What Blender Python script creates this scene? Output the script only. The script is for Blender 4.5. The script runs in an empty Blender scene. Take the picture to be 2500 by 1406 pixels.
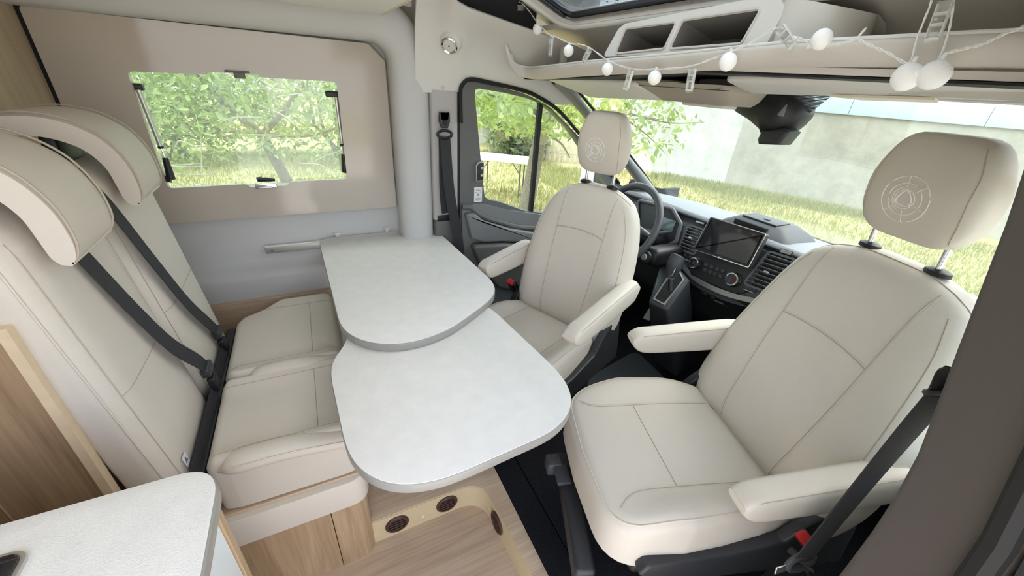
import bpy, bmesh, math, random
from mathutils import Vector as V, Matrix
from mathutils.bvhtree import BVHTree
random.seed(7)
sc = bpy.context.scene
col = sc.collection
# ------------------------------------------------------------------ camera
# x = forward through the windscreen, y = towards the window wall, z = up (metres)
F_PX = 950.0
CAM = V((0, 0, 1.48))
AX = V((0.89613139, -0.15649514, 0.4152804))     # van axes in camera space (right, down, forward)
AY = V((-0.43909863, -0.44835364, 0.7785701))
AD = V((-0.06435004, 0.88005016, 0.47050057))
right = V((AX[0], AY[0], -AD[0])); down = V((AX[1], AY[1], -AD[1])); fwd = V((AX[2], AY[2], -AD[2]))
cam_data = bpy.data.cameras.new('camera')
cam = bpy.data.objects.new('camera', cam_data); col.objects.link(cam)
cam_data.sensor_width = 36.0; cam_data.lens = F_PX / 2500 * 36.0
cam_data.clip_start = 0.02; cam_data.clip_end = 300
m3 = Matrix((right, -down, -fwd)).transposed()
cam.matrix_world = Matrix.Translation(CAM) @ m3.to_4x4()
sc.camera = cam
# ------------------------------------------------------------------ light and exposure
world = bpy.data.worlds.new('sky'); sc.world = world; world.use_nodes = True
wn = world.node_tree.nodes; wl = world.node_tree.links
bgn = wn['Background']
sky = wn.new('ShaderNodeTexSky'); sky.sky_type = 'NISHITA'; sky.sun_disc = False
sky.sun_elevation = math.radians(58); sky.sun_rotation = math.radians(100)
sky.air_density = 1.0; sky.dust_density = 4.0; sky.ozone_density = 1.0
mixw = wn.new('ShaderNodeMixRGB'); mixw.inputs[0].default_value = 0.62
mixw.inputs[2].default_value = (3.2, 3.25, 3.55, 1)
wl.new(sky.outputs[0], mixw.inputs[1]); wl.new(mixw.outputs[0], bgn.inputs[0])
bgn.inputs[1].default_value = 0.5
sun = bpy.data.lights.new('sun', 'SUN'); sun.energy = 3.6; sun.angle = math.radians(50); sun.color = (1, .97, .92)
so = bpy.data.objects.new('sun', sun); col.objects.link(so); so.location = (-6, 2, 12)
so.rotation_euler = V((0.62, -0.12, -0.9)).to_track_quat('-Z', 'Y').to_euler()
sc.view_settings.view_transform = 'Standard'; sc.view_settings.look = 'None'
sc.view_settings.gamma = 1; sc.view_settings.use_curve_mapping = False
sc.view_settings.exposure = 1.0
sc.cycles.max_bounces = 14; sc.cycles.diffuse_bounces = 8; sc.cycles.transparent_max_bounces = 24
sc.cycles.sample_clamp_indirect = 8
# ------------------------------------------------------------------ helpers
def at(px, py, x=None, y=None, z=None):
    """world point seen at a photo pixel on the plane x=, y= or z="""
    a, b = px - 1250, py - 703
    r = right * a + down * b + fwd * F_PX
    for i, v in enumerate((x, y, z)):
        if v is not None:
            return CAM + r * ((v - CAM[i]) / r[i])
def atp(px, py, o, n):
    r = right * (px - 1250) + down * (py - 703) + fwd * F_PX
    return CAM + r * ((V(o) - CAM).dot(V(n)) / r.dot(V(n)))
ORG = {}
def lin(c):
    return tuple(((v / 255) / 12.92 if v / 255 <= .04045 else ((v / 255 + .055) / 1.055) ** 2.4) for v in c)
def tag(o, label=None, cat=None, group=None, kind=None):
    if label: o['label'] = label
    if cat: o['category'] = cat
    if group: o['group'] = group
    if kind: o['kind'] = kind
    return o
def empty(name, loc, label=None, cat=None, group=None, kind=None, rz=0, org=None):
    o = bpy.data.objects.new(name, None); col.objects.link(o)
    o.location = loc; o.rotation_euler = (0, 0, rz); o.empty_display_size = .05
    ORG[o.name] = V(loc) if org is None else V(org)
    return tag(o, label, cat, group, kind)
class G:
    def __init__(s): s.v = []; s.f = []
    def add(s, v, f, M=None):
        n = len(s.v); s.v += [(M @ V(p)) if M else V(p) for p in v]; s.f += [tuple(i + n for i in q) for q in f]; return s
    def loft(s, rings, cap=True, closed=True, M=None, loop=False):
        n = len(rings[0]); v = [p for r in rings for p in r]; f = []
        R = len(rings)
        for i in range(R if loop else R - 1):
            j2 = (i + 1) % R
            for j in range(n if closed else n - 1):
                k = (j + 1) % n
                f.append((i * n + j, i * n + k, j2 * n + k, j2 * n + j))
        if cap and not loop:
            f.append(tuple(range(n))[::-1]); f.append(tuple(range((R - 1) * n, R * n)))
        return s.add(v, f, M)
    def box(s, c, d, r=0, M=None, seg=3):
        c = V(c); hx, hy, hz = d[0] / 2, d[1] / 2, d[2] / 2
        r = min(r, hx * .99, hy * .99, hz * .99)
        if r <= 0:
            v = [c + V((a * hx, b * hy, e * hz)) for e in (-1, 1) for a, b in ((-1, -1), (1, -1), (1, 1), (-1, 1))]
            return s.add(v, [(3, 2, 1, 0), (4, 5, 6, 7), (0, 1, 5, 4), (1, 2, 6, 5), (2, 3, 7, 6), (3, 0, 4, 7)], M)
        o = rrect(2 * hx, 2 * hy, max(r, .0005), seg)
        return s.slab([(p[0] + c.x, p[1] + c.y) for p in o], c.z - hz, c.z + hz, r, M, seg)
    def slab(s, o, z0, z1, r=0, M=None, seg=3):
        """outline (counter-clockwise x,y list) extruded z0..z1 with rounded rims"""
        if r > 0:
            # bottom from z0 (most inset) to z0+r (full)
            bot = []
            for i in range(seg + 1):
                a = math.pi / 2 * i / seg
                d = r * (1 - math.sin(a)); zz = z0 + r * (1 - math.cos(a))
                bot.append([(p[0], p[1], zz) for p in inset(o, d)])
            top = [[(p[0], p[1], z0 + z1 - p[2]) for p in rg] for rg in bot[::-1]]
            allr = bot + top
        else:
            allr = [[(p[0], p[1], z0) for p in o], [(p[0], p[1], z1) for p in o]]
        return s.loft(allr, M=M)
    def tube(s, path, r, n=8, closed=False, M=None, flat=None, up=None):
        """round tube (or flat strap: flat=(half width, half thickness), up=normal hint)"""
        P = [V(p) for p in path]; rings = []
        prev = None
        for i, p in enumerate(P):
            a = P[i - 1] if (i > 0 or closed) else P[i]; b = P[(i + 1) % len(P)] if (i < len(P) - 1 or closed) else P[i]
            t = (b - a).normalized()
            if up is not None: u = V(up[i]) if isinstance(up, list) else V(up)
            elif prev is None: u = V((0, 0, 1)) if abs(t.z) < .9 else V((1, 0, 0))
            else: u = prev
            sde = t.cross(u).normalized(); u2 = sde.cross(t).normalized(); prev = u2
            rr = r[i] if isinstance(r, (list, tuple)) else r
            if flat:
                w, h = flat
                rings.append([p + sde * w * x + u2 * h * y for x, y in ((-1, -1), (1, -1), (1, 1), (-1, 1))])
            else:
                rings.append([p + (sde * math.cos(2 * math.pi * k / n) + u2 * math.sin(2 * math.pi * k / n)) * rr for k in range(n)])
        return s.loft(rings, M=M, loop=closed)
    def lathe(s, prof, n=24, M=None, cap=True):
        rings = [[(r * math.cos(2 * math.pi * k / n), r * math.sin(2 * math.pi * k / n), z) for k in range(n)] for r, z in prof]
        return s.loft(rings, cap=cap, M=M)
    def sphere(s, c, r, n=16, m=10, sc=(1, 1, 1), M=None):
        c = V(c); rings = []
        for i in range(m + 1):
            a = -math.pi / 2 + math.pi * i / m
            rr = max(math.cos(a), .02)
            rings.append([c + V((r * sc[0] * rr * math.cos(2 * math.pi * k / n), r * sc[1] * rr * math.sin(2 * math.pi * k / n), r * sc[2] * math.sin(a))) for k in range(n)])
        return s.loft(rings, M=M)
    def grid(s, pts, M=None, thick=None):
        R = len(pts); C = len(pts[0]); v = [p for r in pts for p in r]
        f = [(i * C + j, i * C + j + 1, (i + 1) * C + j + 1, (i + 1) * C + j) for i in range(R - 1) for j in range(C - 1)]
        if thick is not None:
            t = V(thick) if not callable(thick) else None
            n = R * C; v = v + [V(p) + (t if t is not None else thick(V(p))) for p in v]
            f += [tuple(q + n for q in fc)[::-1] for fc in f]
            b = [j for j in range(C)] + [i * C + C - 1 for i in range(1, R)] + [(R - 1) * C + j for j in range(C - 2, -1, -1)] + [i * C for i in range(R - 2, 0, -1)]
            for i in range(len(b)):
                a, c2 = b[i], b[(i + 1) % len(b)]
                f.append((c2, a, a + n, c2 + n))
        return s.add(v, f, M)
    def plate(s, outer, holes, z0, z1, M=None):
        """flat plate with holes, outlines in x,y"""
        bm = bmesh.new(); es = []; loops = []
        for lp in [outer] + holes:
            vs = [bm.verts.new((p[0], p[1], z1)) for p in lp]
            loops.append(len(vs)); es += [bm.edges.new((vs[i], vs[(i + 1) % len(vs)])) for i in range(len(vs))]
        bmesh.ops.triangle_fill(bm, use_beauty=True, use_dissolve=False, edges=es, normal=(0, 0, 1))
        bm.verts.index_update(); bm.verts.ensure_lookup_table()
        v = [tuple(q.co) for q in bm.verts]; f = [tuple(q.index for q in fc.verts) for fc in bm.faces]
        bm.free(); n = len(v)
        f2 = [tuple(i + n for i in q)[::-1] for q in f]
        v2 = [(p[0], p[1], z0) for p in v]; side = []; k = 0
        for L in loops:
            for i in range(L):
                a, b = k + i, k + (i + 1) % L; side.append((a, b, b + n, a + n))
            k += L
        return s.add(v + v2, f + f2 + side, M)
    def build(s, name, mat, parent=None, label=None, cat=None, group=None, kind=None, smooth=35, hide=None):
        me = bpy.data.meshes.new(name); org = V((0, 0, 0)); loc = None
        if parent is not None: org = ORG.get(parent.name, V((0, 0, 0)))
        else:
            xs = [p.x for p in s.v]; ys = [p.y for p in s.v]; zs = [p.z for p in s.v]
            org = V(((min(xs) + max(xs)) / 2, (min(ys) + max(ys)) / 2, min(zs))); loc = org
        me.from_pydata([tuple(V(p) - org) for p in s.v], [], s.f)
        bm = bmesh.new(); bm.from_mesh(me)
        bmesh.ops.recalc_face_normals(bm, faces=bm.faces); bm.to_mesh(me); bm.free()
        if smooth:
            me.shade_smooth(); me.set_sharp_from_angle(angle=math.radians(smooth))
        if mat: me.materials.append(mat)
        o = bpy.data.objects.new(name, me); col.objects.link(o)
        if parent is not None: o.parent = parent
        if loc is not None: o.location = loc
        ORG[o.name] = org
        return tag(o, label, cat, group, kind)
def inset(o, d):
    n = len(o); A = sum(o[i][0] * o[(i + 1) % n][1] - o[(i + 1) % n][0] * o[i][1] for i in range(n)); sg = 1 if A > 0 else -1
    if d == 0: return [tuple(p) for p in o]
    out = []
    for i in range(n):
        p0, p, p2 = o[i - 1], o[i], o[(i + 1) % n]
        e1 = V((p[0] - p0[0], p[1] - p0[1])); e2 = V((p2[0] - p[0], p2[1] - p[1]))
        n1 = V((-e1.y, e1.x)) * sg; n2 = V((-e2.y, e2.x)) * sg
        if n1.length < 1e-9: n1 = n2
        if n2.length < 1e-9: n2 = n1
        n1 = n1.normalized(); n2 = n2.normalized(); b = n1 + n2
        if b.length < 1e-6: b = n1
        b = b.normalized(); k = d / max(.5, b.dot(n1))
        out.append((p[0] + b.x * k, p[1] + b.y * k))
    return out
def roundpoly(pts, r, n=5):
    out = []; N = len(pts)
    for i in range(N):
        p0, p, p1 = V(pts[i - 1]).to_2d(), V(pts[i]).to_2d(), V(pts[(i + 1) % N]).to_2d()
        ri = r[i] if isinstance(r, (list, tuple)) else r
        a = (p0 - p); b = (p1 - p); la, lb = a.length, b.length; a.normalize(); b.normalize()
        ang = math.acos(max(-1, min(1, a.dot(b))))
        if ri <= 0 or ang > 3.1: out.append(tuple(p)); continue
        t = min(ri / math.tan(ang / 2), la * .49, lb * .49)
        A = p + a * t; B = p + b * t
        for k in range(n + 1):
            s = k / n; q = (1 - s) ** 2 * A + 2 * s * (1 - s) * p + s * s * B
            out.append((q.x, q.y))
    return out
def rrect(w, h, r, n=4, cx=0, cy=0):
    out = []
    r = min(r, w / 2 - 1e-5, h / 2 - 1e-5)
    for (sx, sy, a0) in ((1, 1, 0), (-1, 1, 90), (-1, -1, 180), (1, -1, 270)):
        for k in range(n + 1):
            a = math.radians(a0 + 90 * k / n)
            out.append((cx + sx * (w / 2 - r) + r * math.cos(a), cy + sy * (h / 2 - r) + r * math.sin(a)))
    return out
def frame(o, ex, ey):
    ex = V(ex).normalized(); ez = ex.cross(V(ey)).normalized(); ey = ez.cross(ex)
    m = Matrix((ex, ey, ez)).transposed().to_4x4(); m.translation = V(o); return m
def spline(pts, n=8, closed=False):
    P = [V(p) for p in pts]; out = []; N = len(P)
    for i in range(N if closed else N - 1):
        p1, p2 = P[i], P[(i + 1) % N]
        p0 = P[i - 1] if (i > 0 or closed) else p1 * 2 - p2
        p3 = P[(i + 2) % N] if (i < N - 2 or closed) else p2 * 2 - p1
        for k in range(n):
            t = k / n
            out.append(.5 * (2 * p1 + (p2 - p0) * t + (2 * p0 - 5 * p1 + 4 * p2 - p3) * t * t + (3 * p1 - p0 - 3 * p2 + p3) * t ** 3))
    if not closed: out.append(P[-1])
    return out
def interp(tab, x):
    if x <= tab[0][0]: return tab[0][1]
    for (a, b), (c, d) in zip(tab, tab[1:]):
        if x <= c:
            t = (x - a) / (c - a); return b + (d - b) * t
    return tab[-1][1]
def copy_tree(o, parent=None):
    c = o.copy(); col.objects.link(c); c.parent = parent
    ORG[c.name] = ORG.get(o.name, V((0, 0, 0)))
    for ch in [q for q in bpy.data.objects if q.parent == o]: copy_tree(ch, c)
    return c
# ------------------------------------------------------------------ materials
def mat(name, c, rough=.5, metal=0, spec=.5, var=0, vscale=6, bump=0, bscale=200, coat=0, detail=2, trans=0, emit=None):
    m = bpy.data.materials.new(name); m.use_nodes = True; nt = m.node_tree; b = nt.nodes['Principled BSDF']
    c = lin(c)
    b.inputs['Base Color'].default_value = (*c, 1); b.inputs['Roughness'].default_value = rough
    b.inputs['Metallic'].default_value = metal; b.inputs['Specular IOR Level'].default_value = spec
    b.inputs['Coat Weight'].default_value = coat; b.inputs['Coat Roughness'].default_value = .08
    tc = nt.nodes.new('ShaderNodeTexCoord')
    if var:
        nz = nt.nodes.new('ShaderNodeTexNoise'); nz.inputs['Scale'].default_value = vscale; nz.inputs['Detail'].default_value = 5
        nt.links.new(tc.outputs['Object'], nz.inputs['Vector'])
        rp = nt.nodes.new('ShaderNodeValToRGB')
        rp.color_ramp.elements[0].position = .3; rp.color_ramp.elements[1].position = .7
        rp.color_ramp.elements[0].color = (*[max(0, v * (1 - var)) for v in c], 1)
        rp.color_ramp.elements[1].color = (*[min(1, v * (1 + var)) for v in c], 1)
        nt.links.new(nz.outputs[0], rp.inputs[0]); nt.links.new(rp.outputs[0], b.inputs['Base Color'])
    if bump:
        nz = nt.nodes.new('ShaderNodeTexNoise'); nz.inputs['Scale'].default_value = bscale; nz.inputs['Detail'].default_value = detail
        nt.links.new(tc.outputs['Object'], nz.inputs['Vector'])
        bp = nt.nodes.new('ShaderNodeBump'); bp.inputs['Strength'].default_value = bump; bp.inputs['Distance'].default_value = .002
        nt.links.new(nz.outputs[0], bp.inputs['Height']); nt.links.new(bp.outputs[0], b.inputs['Normal'])
    if emit:
        b.inputs['Emission Color'].default_value = (*c, 1); b.inputs['Emission Strength'].default_value = emit
    return m
def wood(name, c1, c2, axis=0, scale=1.0, rough=.45):
    m = bpy.data.materials.new(name); m.use_nodes = True; nt = m.node_tree; b = nt.nodes['Principled BSDF']; L = nt.links.new
    tc = nt.nodes.new('ShaderNodeTexCoord'); mp = nt.nodes.new('ShaderNodeMapping')
    s = [95 * scale] * 3; s[axis] = 3.2 * scale; mp.inputs['Scale'].default_value = s
    L(tc.outputs['Object'], mp.inputs[0])
    n1 = nt.nodes.new('ShaderNodeTexNoise'); n1.inputs['Scale'].default_value = 1.6; n1.inputs['Detail'].default_value = 8; n1.inputs['Distortion'].default_value = .6
    L(mp.outputs[0], n1.inputs['Vector'])
    mp2 = nt.nodes.new('ShaderNodeMapping'); s2 = [7 * scale] * 3; s2[axis] = .9 * scale; mp2.inputs['Scale'].default_value = s2
    L(tc.outputs['Object'], mp2.inputs[0])
    n2 = nt.nodes.new('ShaderNodeTexNoise'); n2.inputs['Scale'].default_value = 1.1; n2.inputs['Detail'].default_value = 3; n2.inputs['Distortion'].default_value = .9
    L(mp2.outputs[0], n2.inputs['Vector'])
    mm = nt.nodes.new('ShaderNodeMath'); mm.operation = 'MULTIPLY'; mm.inputs[1].default_value = 9.0; L(n2.outputs[0], mm.inputs[0])
    fr = nt.nodes.new('ShaderNodeMath'); fr.operation = 'PINGPONG'; fr.inputs[1].default_value = 1.0; L(mm.outputs[0], fr.inputs[0])
    ad = nt.nodes.new('ShaderNodeMath'); ad.operation = 'MULTIPLY_ADD'; ad.inputs[1].default_value = .35; L(fr.outputs[0], ad.inputs[0]); L(n1.outputs[0], ad.inputs[2])
    rp = nt.nodes.new('ShaderNodeValToRGB'); e = rp.color_ramp.elements
    e[0].position = .35; e[0].color = (*lin(c2), 1); e[1].position = .95; e[1].color = (*lin(c1), 1)
    L(ad.outputs[0], rp.inputs[0]); L(rp.outputs[0], b.inputs['Base Color'])
    b.inputs['Roughness'].default_value = rough
    bp = nt.nodes.new('ShaderNodeBump'); bp.inputs['Strength'].default_value = .2; bp.inputs['Distance'].default_value = .001
    L(n1.outputs[0], bp.inputs['Height']); L(bp.outputs[0], b.inputs['Normal'])
    return m
def glass(name, tint=(255, 255, 255), refl=.06, rough=0.0, haze=0.0):
    m = bpy.data.materials.new(name); m.use_nodes = True; nt = m.node_tree; nt.nodes.clear(); L = nt.links.new
    out = nt.nodes.new('ShaderNodeOutputMaterial'); tr = nt.nodes.new('ShaderNodeBsdfTransparent'); gl = nt.nodes.new('ShaderNodeBsdfGlossy')
    tr.inputs[0].default_value = (*lin(tint), 1); gl.inputs['Roughness'].default_value = rough
    fr = nt.nodes.new('ShaderNodeFresnel'); gb = nt.nodes.new('ShaderNodeNewGeometry'); mi = nt.nodes.new('ShaderNodeMath'); mi.operation = 'MULTIPLY_ADD'
    mi.inputs[1].default_value = 1 / 1.45 - 1.45; mi.inputs[2].default_value = 1.45; L(gb.outputs['Backfacing'], mi.inputs[0]); L(mi.outputs[0], fr.inputs[0])
    mu = nt.nodes.new('ShaderNodeMath'); mu.operation = 'MULTIPLY'; mu.inputs[1].default_value = refl / .04; L(fr.outputs[0], mu.inputs[0])
    mx = nt.nodes.new('ShaderNodeMixShader'); L(mu.outputs[0], mx.inputs[0]); L(tr.outputs[0], mx.inputs[1]); L(gl.outputs[0], mx.inputs[2])
    if haze:
        df = nt.nodes.new('ShaderNodeBsdfDiffuse'); df.inputs[0].default_value = (.85, .87, .85, 1)
        m2 = nt.nodes.new('ShaderNodeMixShader'); m2.inputs[0].default_value = haze
        L(mx.outputs[0], m2.inputs[1]); L(df.outputs[0], m2.inputs[2]); L(m2.outputs[0], out.inputs[0])
    else: L(mx.outputs[0], out.inputs[0])
    return m
def leafmat(name, cols, rough=.45):
    m = bpy.data.materials.new(name); m.use_nodes = True; nt = m.node_tree; nt.nodes.clear(); L = nt.links.new
    out = nt.nodes.new('ShaderNodeOutputMaterial'); df = nt.nodes.new('ShaderNodeBsdfPrincipled'); tl = nt.nodes.new('ShaderNodeBsdfTranslucent')
    geo = nt.nodes.new('ShaderNodeNewGeometry'); oi = nt.nodes.new('ShaderNodeObjectInfo'); ad = nt.nodes.new('ShaderNodeMath'); ad.operation = 'ADD'
    L(geo.outputs['Random Per Island'], ad.inputs[0]); L(oi.outputs['Random'], ad.inputs[1])
    fr = nt.nodes.new('ShaderNodeMath'); fr.operation = 'FRACT'; L(ad.outputs[0], fr.inputs[0])
    rp = nt.nodes.new('ShaderNodeValToRGB'); e = rp.color_ramp.elements
    e[0].color = (*lin(cols[0]), 1); e[1].color = (*lin(cols[-1]), 1)
    for i, c in enumerate(cols[1:-1]):
        q = e.new((i + 1) / (len(cols) - 1)); q.color = (*lin(c), 1)
    L(fr.outputs[0], rp.inputs[0]); L(rp.outputs[0], df.inputs['Base Color']); L(rp.outputs[0], tl.inputs[0])
    df.inputs['Roughness'].default_value = rough
    mx = nt.nodes.new('ShaderNodeMixShader'); mx.inputs[0].default_value = .4
    L(df.outputs[0], mx.inputs[1]); L(tl.outputs[0], mx.inputs[2]); L(mx.outputs[0], out.inputs[0])
    return m
M = {}
M['leather'] = mat('cream leather', (206, 198, 186), rough=.52, spec=.35, var=.03, vscale=5, bump=.2, bscale=620, detail=4)
M['leather_side'] = mat('cream leather side', (205, 195, 180), rough=.55, spec=.35, bump=.2, bscale=330, detail=4)
M['seam'] = mat('leather seam thread', (176, 164, 148), rough=.7)
M['pipe'] = mat('leather piping', (205, 196, 180), rough=.5)
M['emb'] = mat('embroidery thread', (236, 235, 232), rough=.5)
M['lam'] = mat('stone grey laminate', (224, 222, 217), rough=.5, spec=.3, var=.03, vscale=26, bump=.45, bscale=420, detail=4)
M['lam_edge'] = mat('laminate edge', (150, 147, 141), rough=.3)
M['lam_line'] = mat('laminate rim line', (222, 220, 214), rough=.4)
M['plastic'] = mat('pale grey trim plastic', (194, 193, 190), rough=.55, bump=.05, bscale=500)
M['headl'] = mat('greige headliner plastic', (213, 210, 204), rough=.6, bump=.05, bscale=500)
M['shelf'] = mat('warm grey shelf plastic', (203, 198, 191), rough=.6, bump=.04, bscale=500)
M['panel'] = mat('glossy greige window panel', (186, 176, 164), rough=.12, spec=.5, coat=.2)
M['white'] = mat('white board', (228, 224, 216), rough=.4)
M['cream_board'] = mat('cream board', (212, 204, 192), rough=.45)
M['paleblue'] = mat('pale glossy cabinet front', (214, 224, 226), rough=.25)
M['oak'] = wood('pale oak vertical', (186, 160, 128), (156, 130, 100), axis=2)
M['oak_x'] = wood('pale oak lengthways', (208, 186, 160), (178, 154, 128), axis=0)
M['oak_floor'] = wood('oak floor lengthways', (200, 178, 156), (174, 148, 126), axis=0, scale=.8)
M['oak_dark'] = wood('brown oak side', (166, 140, 110), (136, 110, 84), axis=2)
M['oak_wall'] = wood('greyed oak wall', (190, 172, 146), (162, 144, 118), axis=2)
M['oak_edge'] = mat('oak edge band', (216, 194, 162), rough=.45, var=.05, vscale=40)
M['ply'] = mat('pale ply edge', (206, 186, 150), rough=.5, var=.04, vscale=20)
M['carpet'] = mat('black carpet', (30, 30, 34), rough=.95, spec=.1, var=.3, vscale=160, bump=.7, bscale=420, detail=3)
M['dgrey'] = mat('dark grey door plastic', (98, 98, 96), rough=.55, bump=.08, bscale=420)
M['mgrey'] = mat('mid grey door plastic', (122, 124, 124), rough=.5, bump=.06, bscale=420)
M['pillar'] = mat('taupe grey pillar trim', (85, 78, 75), rough=.6, bump=.05, bscale=400)
M['dash'] = mat('charcoal dash plastic', (62, 64, 68), rough=.5, bump=.15, bscale=330)
M['fascia'] = mat('grey fascia plastic', (92, 94, 97), rough=.5, bump=.15, bscale=330)
M['dash2'] = mat('dark dash plastic', (44, 45, 48), rough=.45, bump=.12, bscale=330)
M['dashtop'] = mat('grey dash top', (120, 124, 128), rough=.55, bump=.15, bscale=330)
M['silver'] = mat('satin silver trim', (168, 168, 166), rough=.35, metal=.7)
M['black'] = mat('black plastic', (22, 22, 24), rough=.45)
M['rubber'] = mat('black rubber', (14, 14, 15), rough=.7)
M['gloss'] = mat('black glass screen', (34, 34, 38), rough=.08, coat=.5)
M['belt'] = mat('seat belt webbing', (44, 43, 46), rough=.75, bump=.35, bscale=520)
M['chrome'] = mat('chrome', (226, 226, 228), rough=.16, metal=1)
M['alu'] = mat('brushed aluminium', (200, 200, 196), rough=.35, metal=.8)
M['red'] = mat('red buckle button', (200, 34, 38), rough=.35)
M['brown'] = mat('brown vent plastic', (70, 46, 36), rough=.5)
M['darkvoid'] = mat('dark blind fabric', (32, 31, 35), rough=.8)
M['felt'] = mat('grey felt', (150, 148, 146), rough=.95, var=.15, vscale=120, bump=.5, bscale=300)
M['thread'] = mat('white cotton ball thread', (250, 250, 249), rough=.8, bump=.6, bscale=260, detail=4)
M['wire'] = mat('clear lamp wire', (226, 226, 222), rough=.3)
M['glass'] = glass('clear window glass', (246, 252, 248))
M['acrylic'] = glass('acrylic side window', (236, 246, 238), refl=.06, haze=.14)  # haze is milky acrylic plus the interior's reflection painted as diffuse white
M['tint'] = glass('tinted roof glass', (190, 196, 198), refl=.08)
M['clip'] = glass('clear plastic clip', (255, 255, 255), refl=.10, rough=.03, haze=.05)
M['clip_glint'] = glass('painted clip glint', (255, 255, 255), refl=.3, rough=.1, haze=.55)  # white haze paints bright edge glints on the clear clips
M['sticker'] = mat('white sticker', (226, 226, 224), rough=.5)
M['ink'] = mat('dark print', (40, 42, 46), rough=.6)
M['inkgrey'] = mat('grey print', (120, 122, 126), rough=.6)
M['inkblue'] = mat('blue print', (84, 110, 140), rough=.6)
M['lens'] = mat('lamp lens', (214, 212, 204), rough=.25)
M['white_shell'] = mat('white vehicle paint', (230, 231, 232), rough=.25)
# ================================================================== SETTING
XZ = lambda y: frame((0, y, 0), (1, 0, 0), (0, 0, 1))          # local x,y -> world x,z ; local z -> towards the room (-y)
def sweep(path, prof, inward):
    """profile (a,b) swept along path; a along 'side', b along inward"""
    rings = []
    for i, p in enumerate(path):
        t = (V(path[min(i + 1, len(path) - 1)]) - V(path[max(i - 1, 0)])).normalized()
        sd = t.cross(V(inward)).normalized()
        rings.append([V(p) + sd * a + V(inward) * b for a, b in prof])
    return rings
# ---- floors
g = G(); g.slab([(-2.2, -.06), (.45, -.06), (.45, .895), (-2.2, .895)], -.03, 0)
floor = g.build('floor', M['oak_floor'], kind='structure')
plat = roundpoly([(-.60, .886), (.400, .886), (.425, .48), (.44, -.06), (.474, -.06), (.464, 1.88), (-.60, 1.88)], [0, .10, .02, 0, 0, 0, 0], 10)
step = empty('trim_1', (.2, 1.2, -.03), kind='structure')
g = G(); g.slab(plat, -.03, .112); g.build('step_core', M['ply'], step)
g = G(); g.slab(plat, .112, .12, .002, seg=2); g.build('step_board', M['oak_x'], step)
g = G(); g.slab([(.466, -.04), (.565, -.04), (.56, 1.88), (.466, 1.88)], -.03, .121, .004)
fl2 = empty('floor', (1.1, .9, -.03), kind='structure')
g.build('carpet_strip', M['carpet'], fl2)
g = G(); g.slab([(.569, -.04), (2.0, -.04), (2.0, 1.88), (.564, 1.88)], -.03, .122, .004); g.build('cab_carpet', M['carpet'], fl2)
g = G(); g.slab(roundpoly([(1.06, .86), (1.5, .80), (1.55, 1.3), (1.1, 1.2)], .05), .122, .128, .003); g.build('rubber_mat', mat('rubber mat', (58, 62, 64), rough=.8), fl2)
for (px, py) in ((1490, 915), (1478, 930)):
    p = at(px, py, z=.122)
    g = G(); g.lathe([(.001, 0), (.012, 0), (.011, .003), (.001, .004)], 16, Matrix.Translation(p)); g.build('carpet_stud', M['dgrey'], fl2)
# round brown warm-air vents let into the step
def vent(name, c, n, up, label):
    M4 = frame(c, V(up).cross(V(n)), up)       # local z = n
    t = empty(name, c, label, 'vent')
    g = G(); g.lathe([(.030, .0), (.041, .0), (.041, .004), (.037, .007), (.031, .006), (.030, .0)], 28, M4, cap=False); g.build('rim', M['brown'], t)
    g = G(); g.lathe([(.001, .0), (.031, .0), (.031, .0015), (.001, .0015)], 28, M4); g.build('backing', M['black'], t)
    for k in range(-2, 3):
        w = math.sqrt(max(0, .030 ** 2 - (k * .012) ** 2))
        g = G(); g.box((0, k * .012, .003), (2 * w, .0045, .004), .001, M4); g.build('slat', M['brown'], t)
vent('floor_vent', (.078, .8855, .058), (0, -1, 0), (0, 0, 1), 'round brown slatted heater vent beside the oak bench corner')
vent('floor_vent', (.262, .8855, .06), (0, -1, 0), (0, 0, 1), 'round brown heater vent near the curved inner step corner')
n3 = V((-.998, -.06, 0)); vent('floor_vent', V((.4075, .745, .056)) + n3 * .001, n3, (0, 0, 1), 'round brown heater vent in the step edge beside the black carpet')
for c in ((.17, .8855, .04), (.402, .80, .06)):
    p = V(c); nn = V((0, -1, 0)) if c[1] > .85 else n3
    g = G(); g.lathe([(.0005, 0), (.006, 0), (.005, .002), (.0005, .003)], 12, frame(p, V((0, 0, 1)).cross(nn), (0, 0, 1)))
    g.build('screw_cap', M['white'], step)
# ---- left side wall
wl_ = empty('wall_left', (-.1, 1.95, 0), kind='structure')
prof = [(1.905, 1.02), (1.905, .71), (1.897, .69), (1.87, .672), (1.846, .655), (1.838, .635), (1.838, .40), (1.96, .40), (1.96, 1.02)]
g = G(); g.loft([[(x, y, z) for y, z in prof] for x in (-.70, -.4, -.1, .2, .47)]); g.build('side_lining', M['plastic'], wl_, smooth=50)
g = G(); g.plate([(-.75, .95), (.52, .95), (.52, 1.9), (-.75, 1.9)], [[(-.50, 1.03), (.15, 1.03), (.15, 1.44), (-.50, 1.44)]], -.03, 0, XZ(1.90)); g.build('side_skin', M['plastic'], wl_)
g = G(); g.box((-1.6, 1.93, .93), (1.75, .06, 1.96)); g.build('rear_skin', M['white'], wl_)
g = G(); g.box((-.1, 1.93, .2), (1.3, .06, .45)); g.build('low_skin', M['white'], wl_)
# oak board at the foot of the wall behind the cushions
g = G(); g.box((-.26, 1.826, .47), (.52, .02, .155), .002); g.build('skirting_board', M['oak_x'], wl_)
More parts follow.
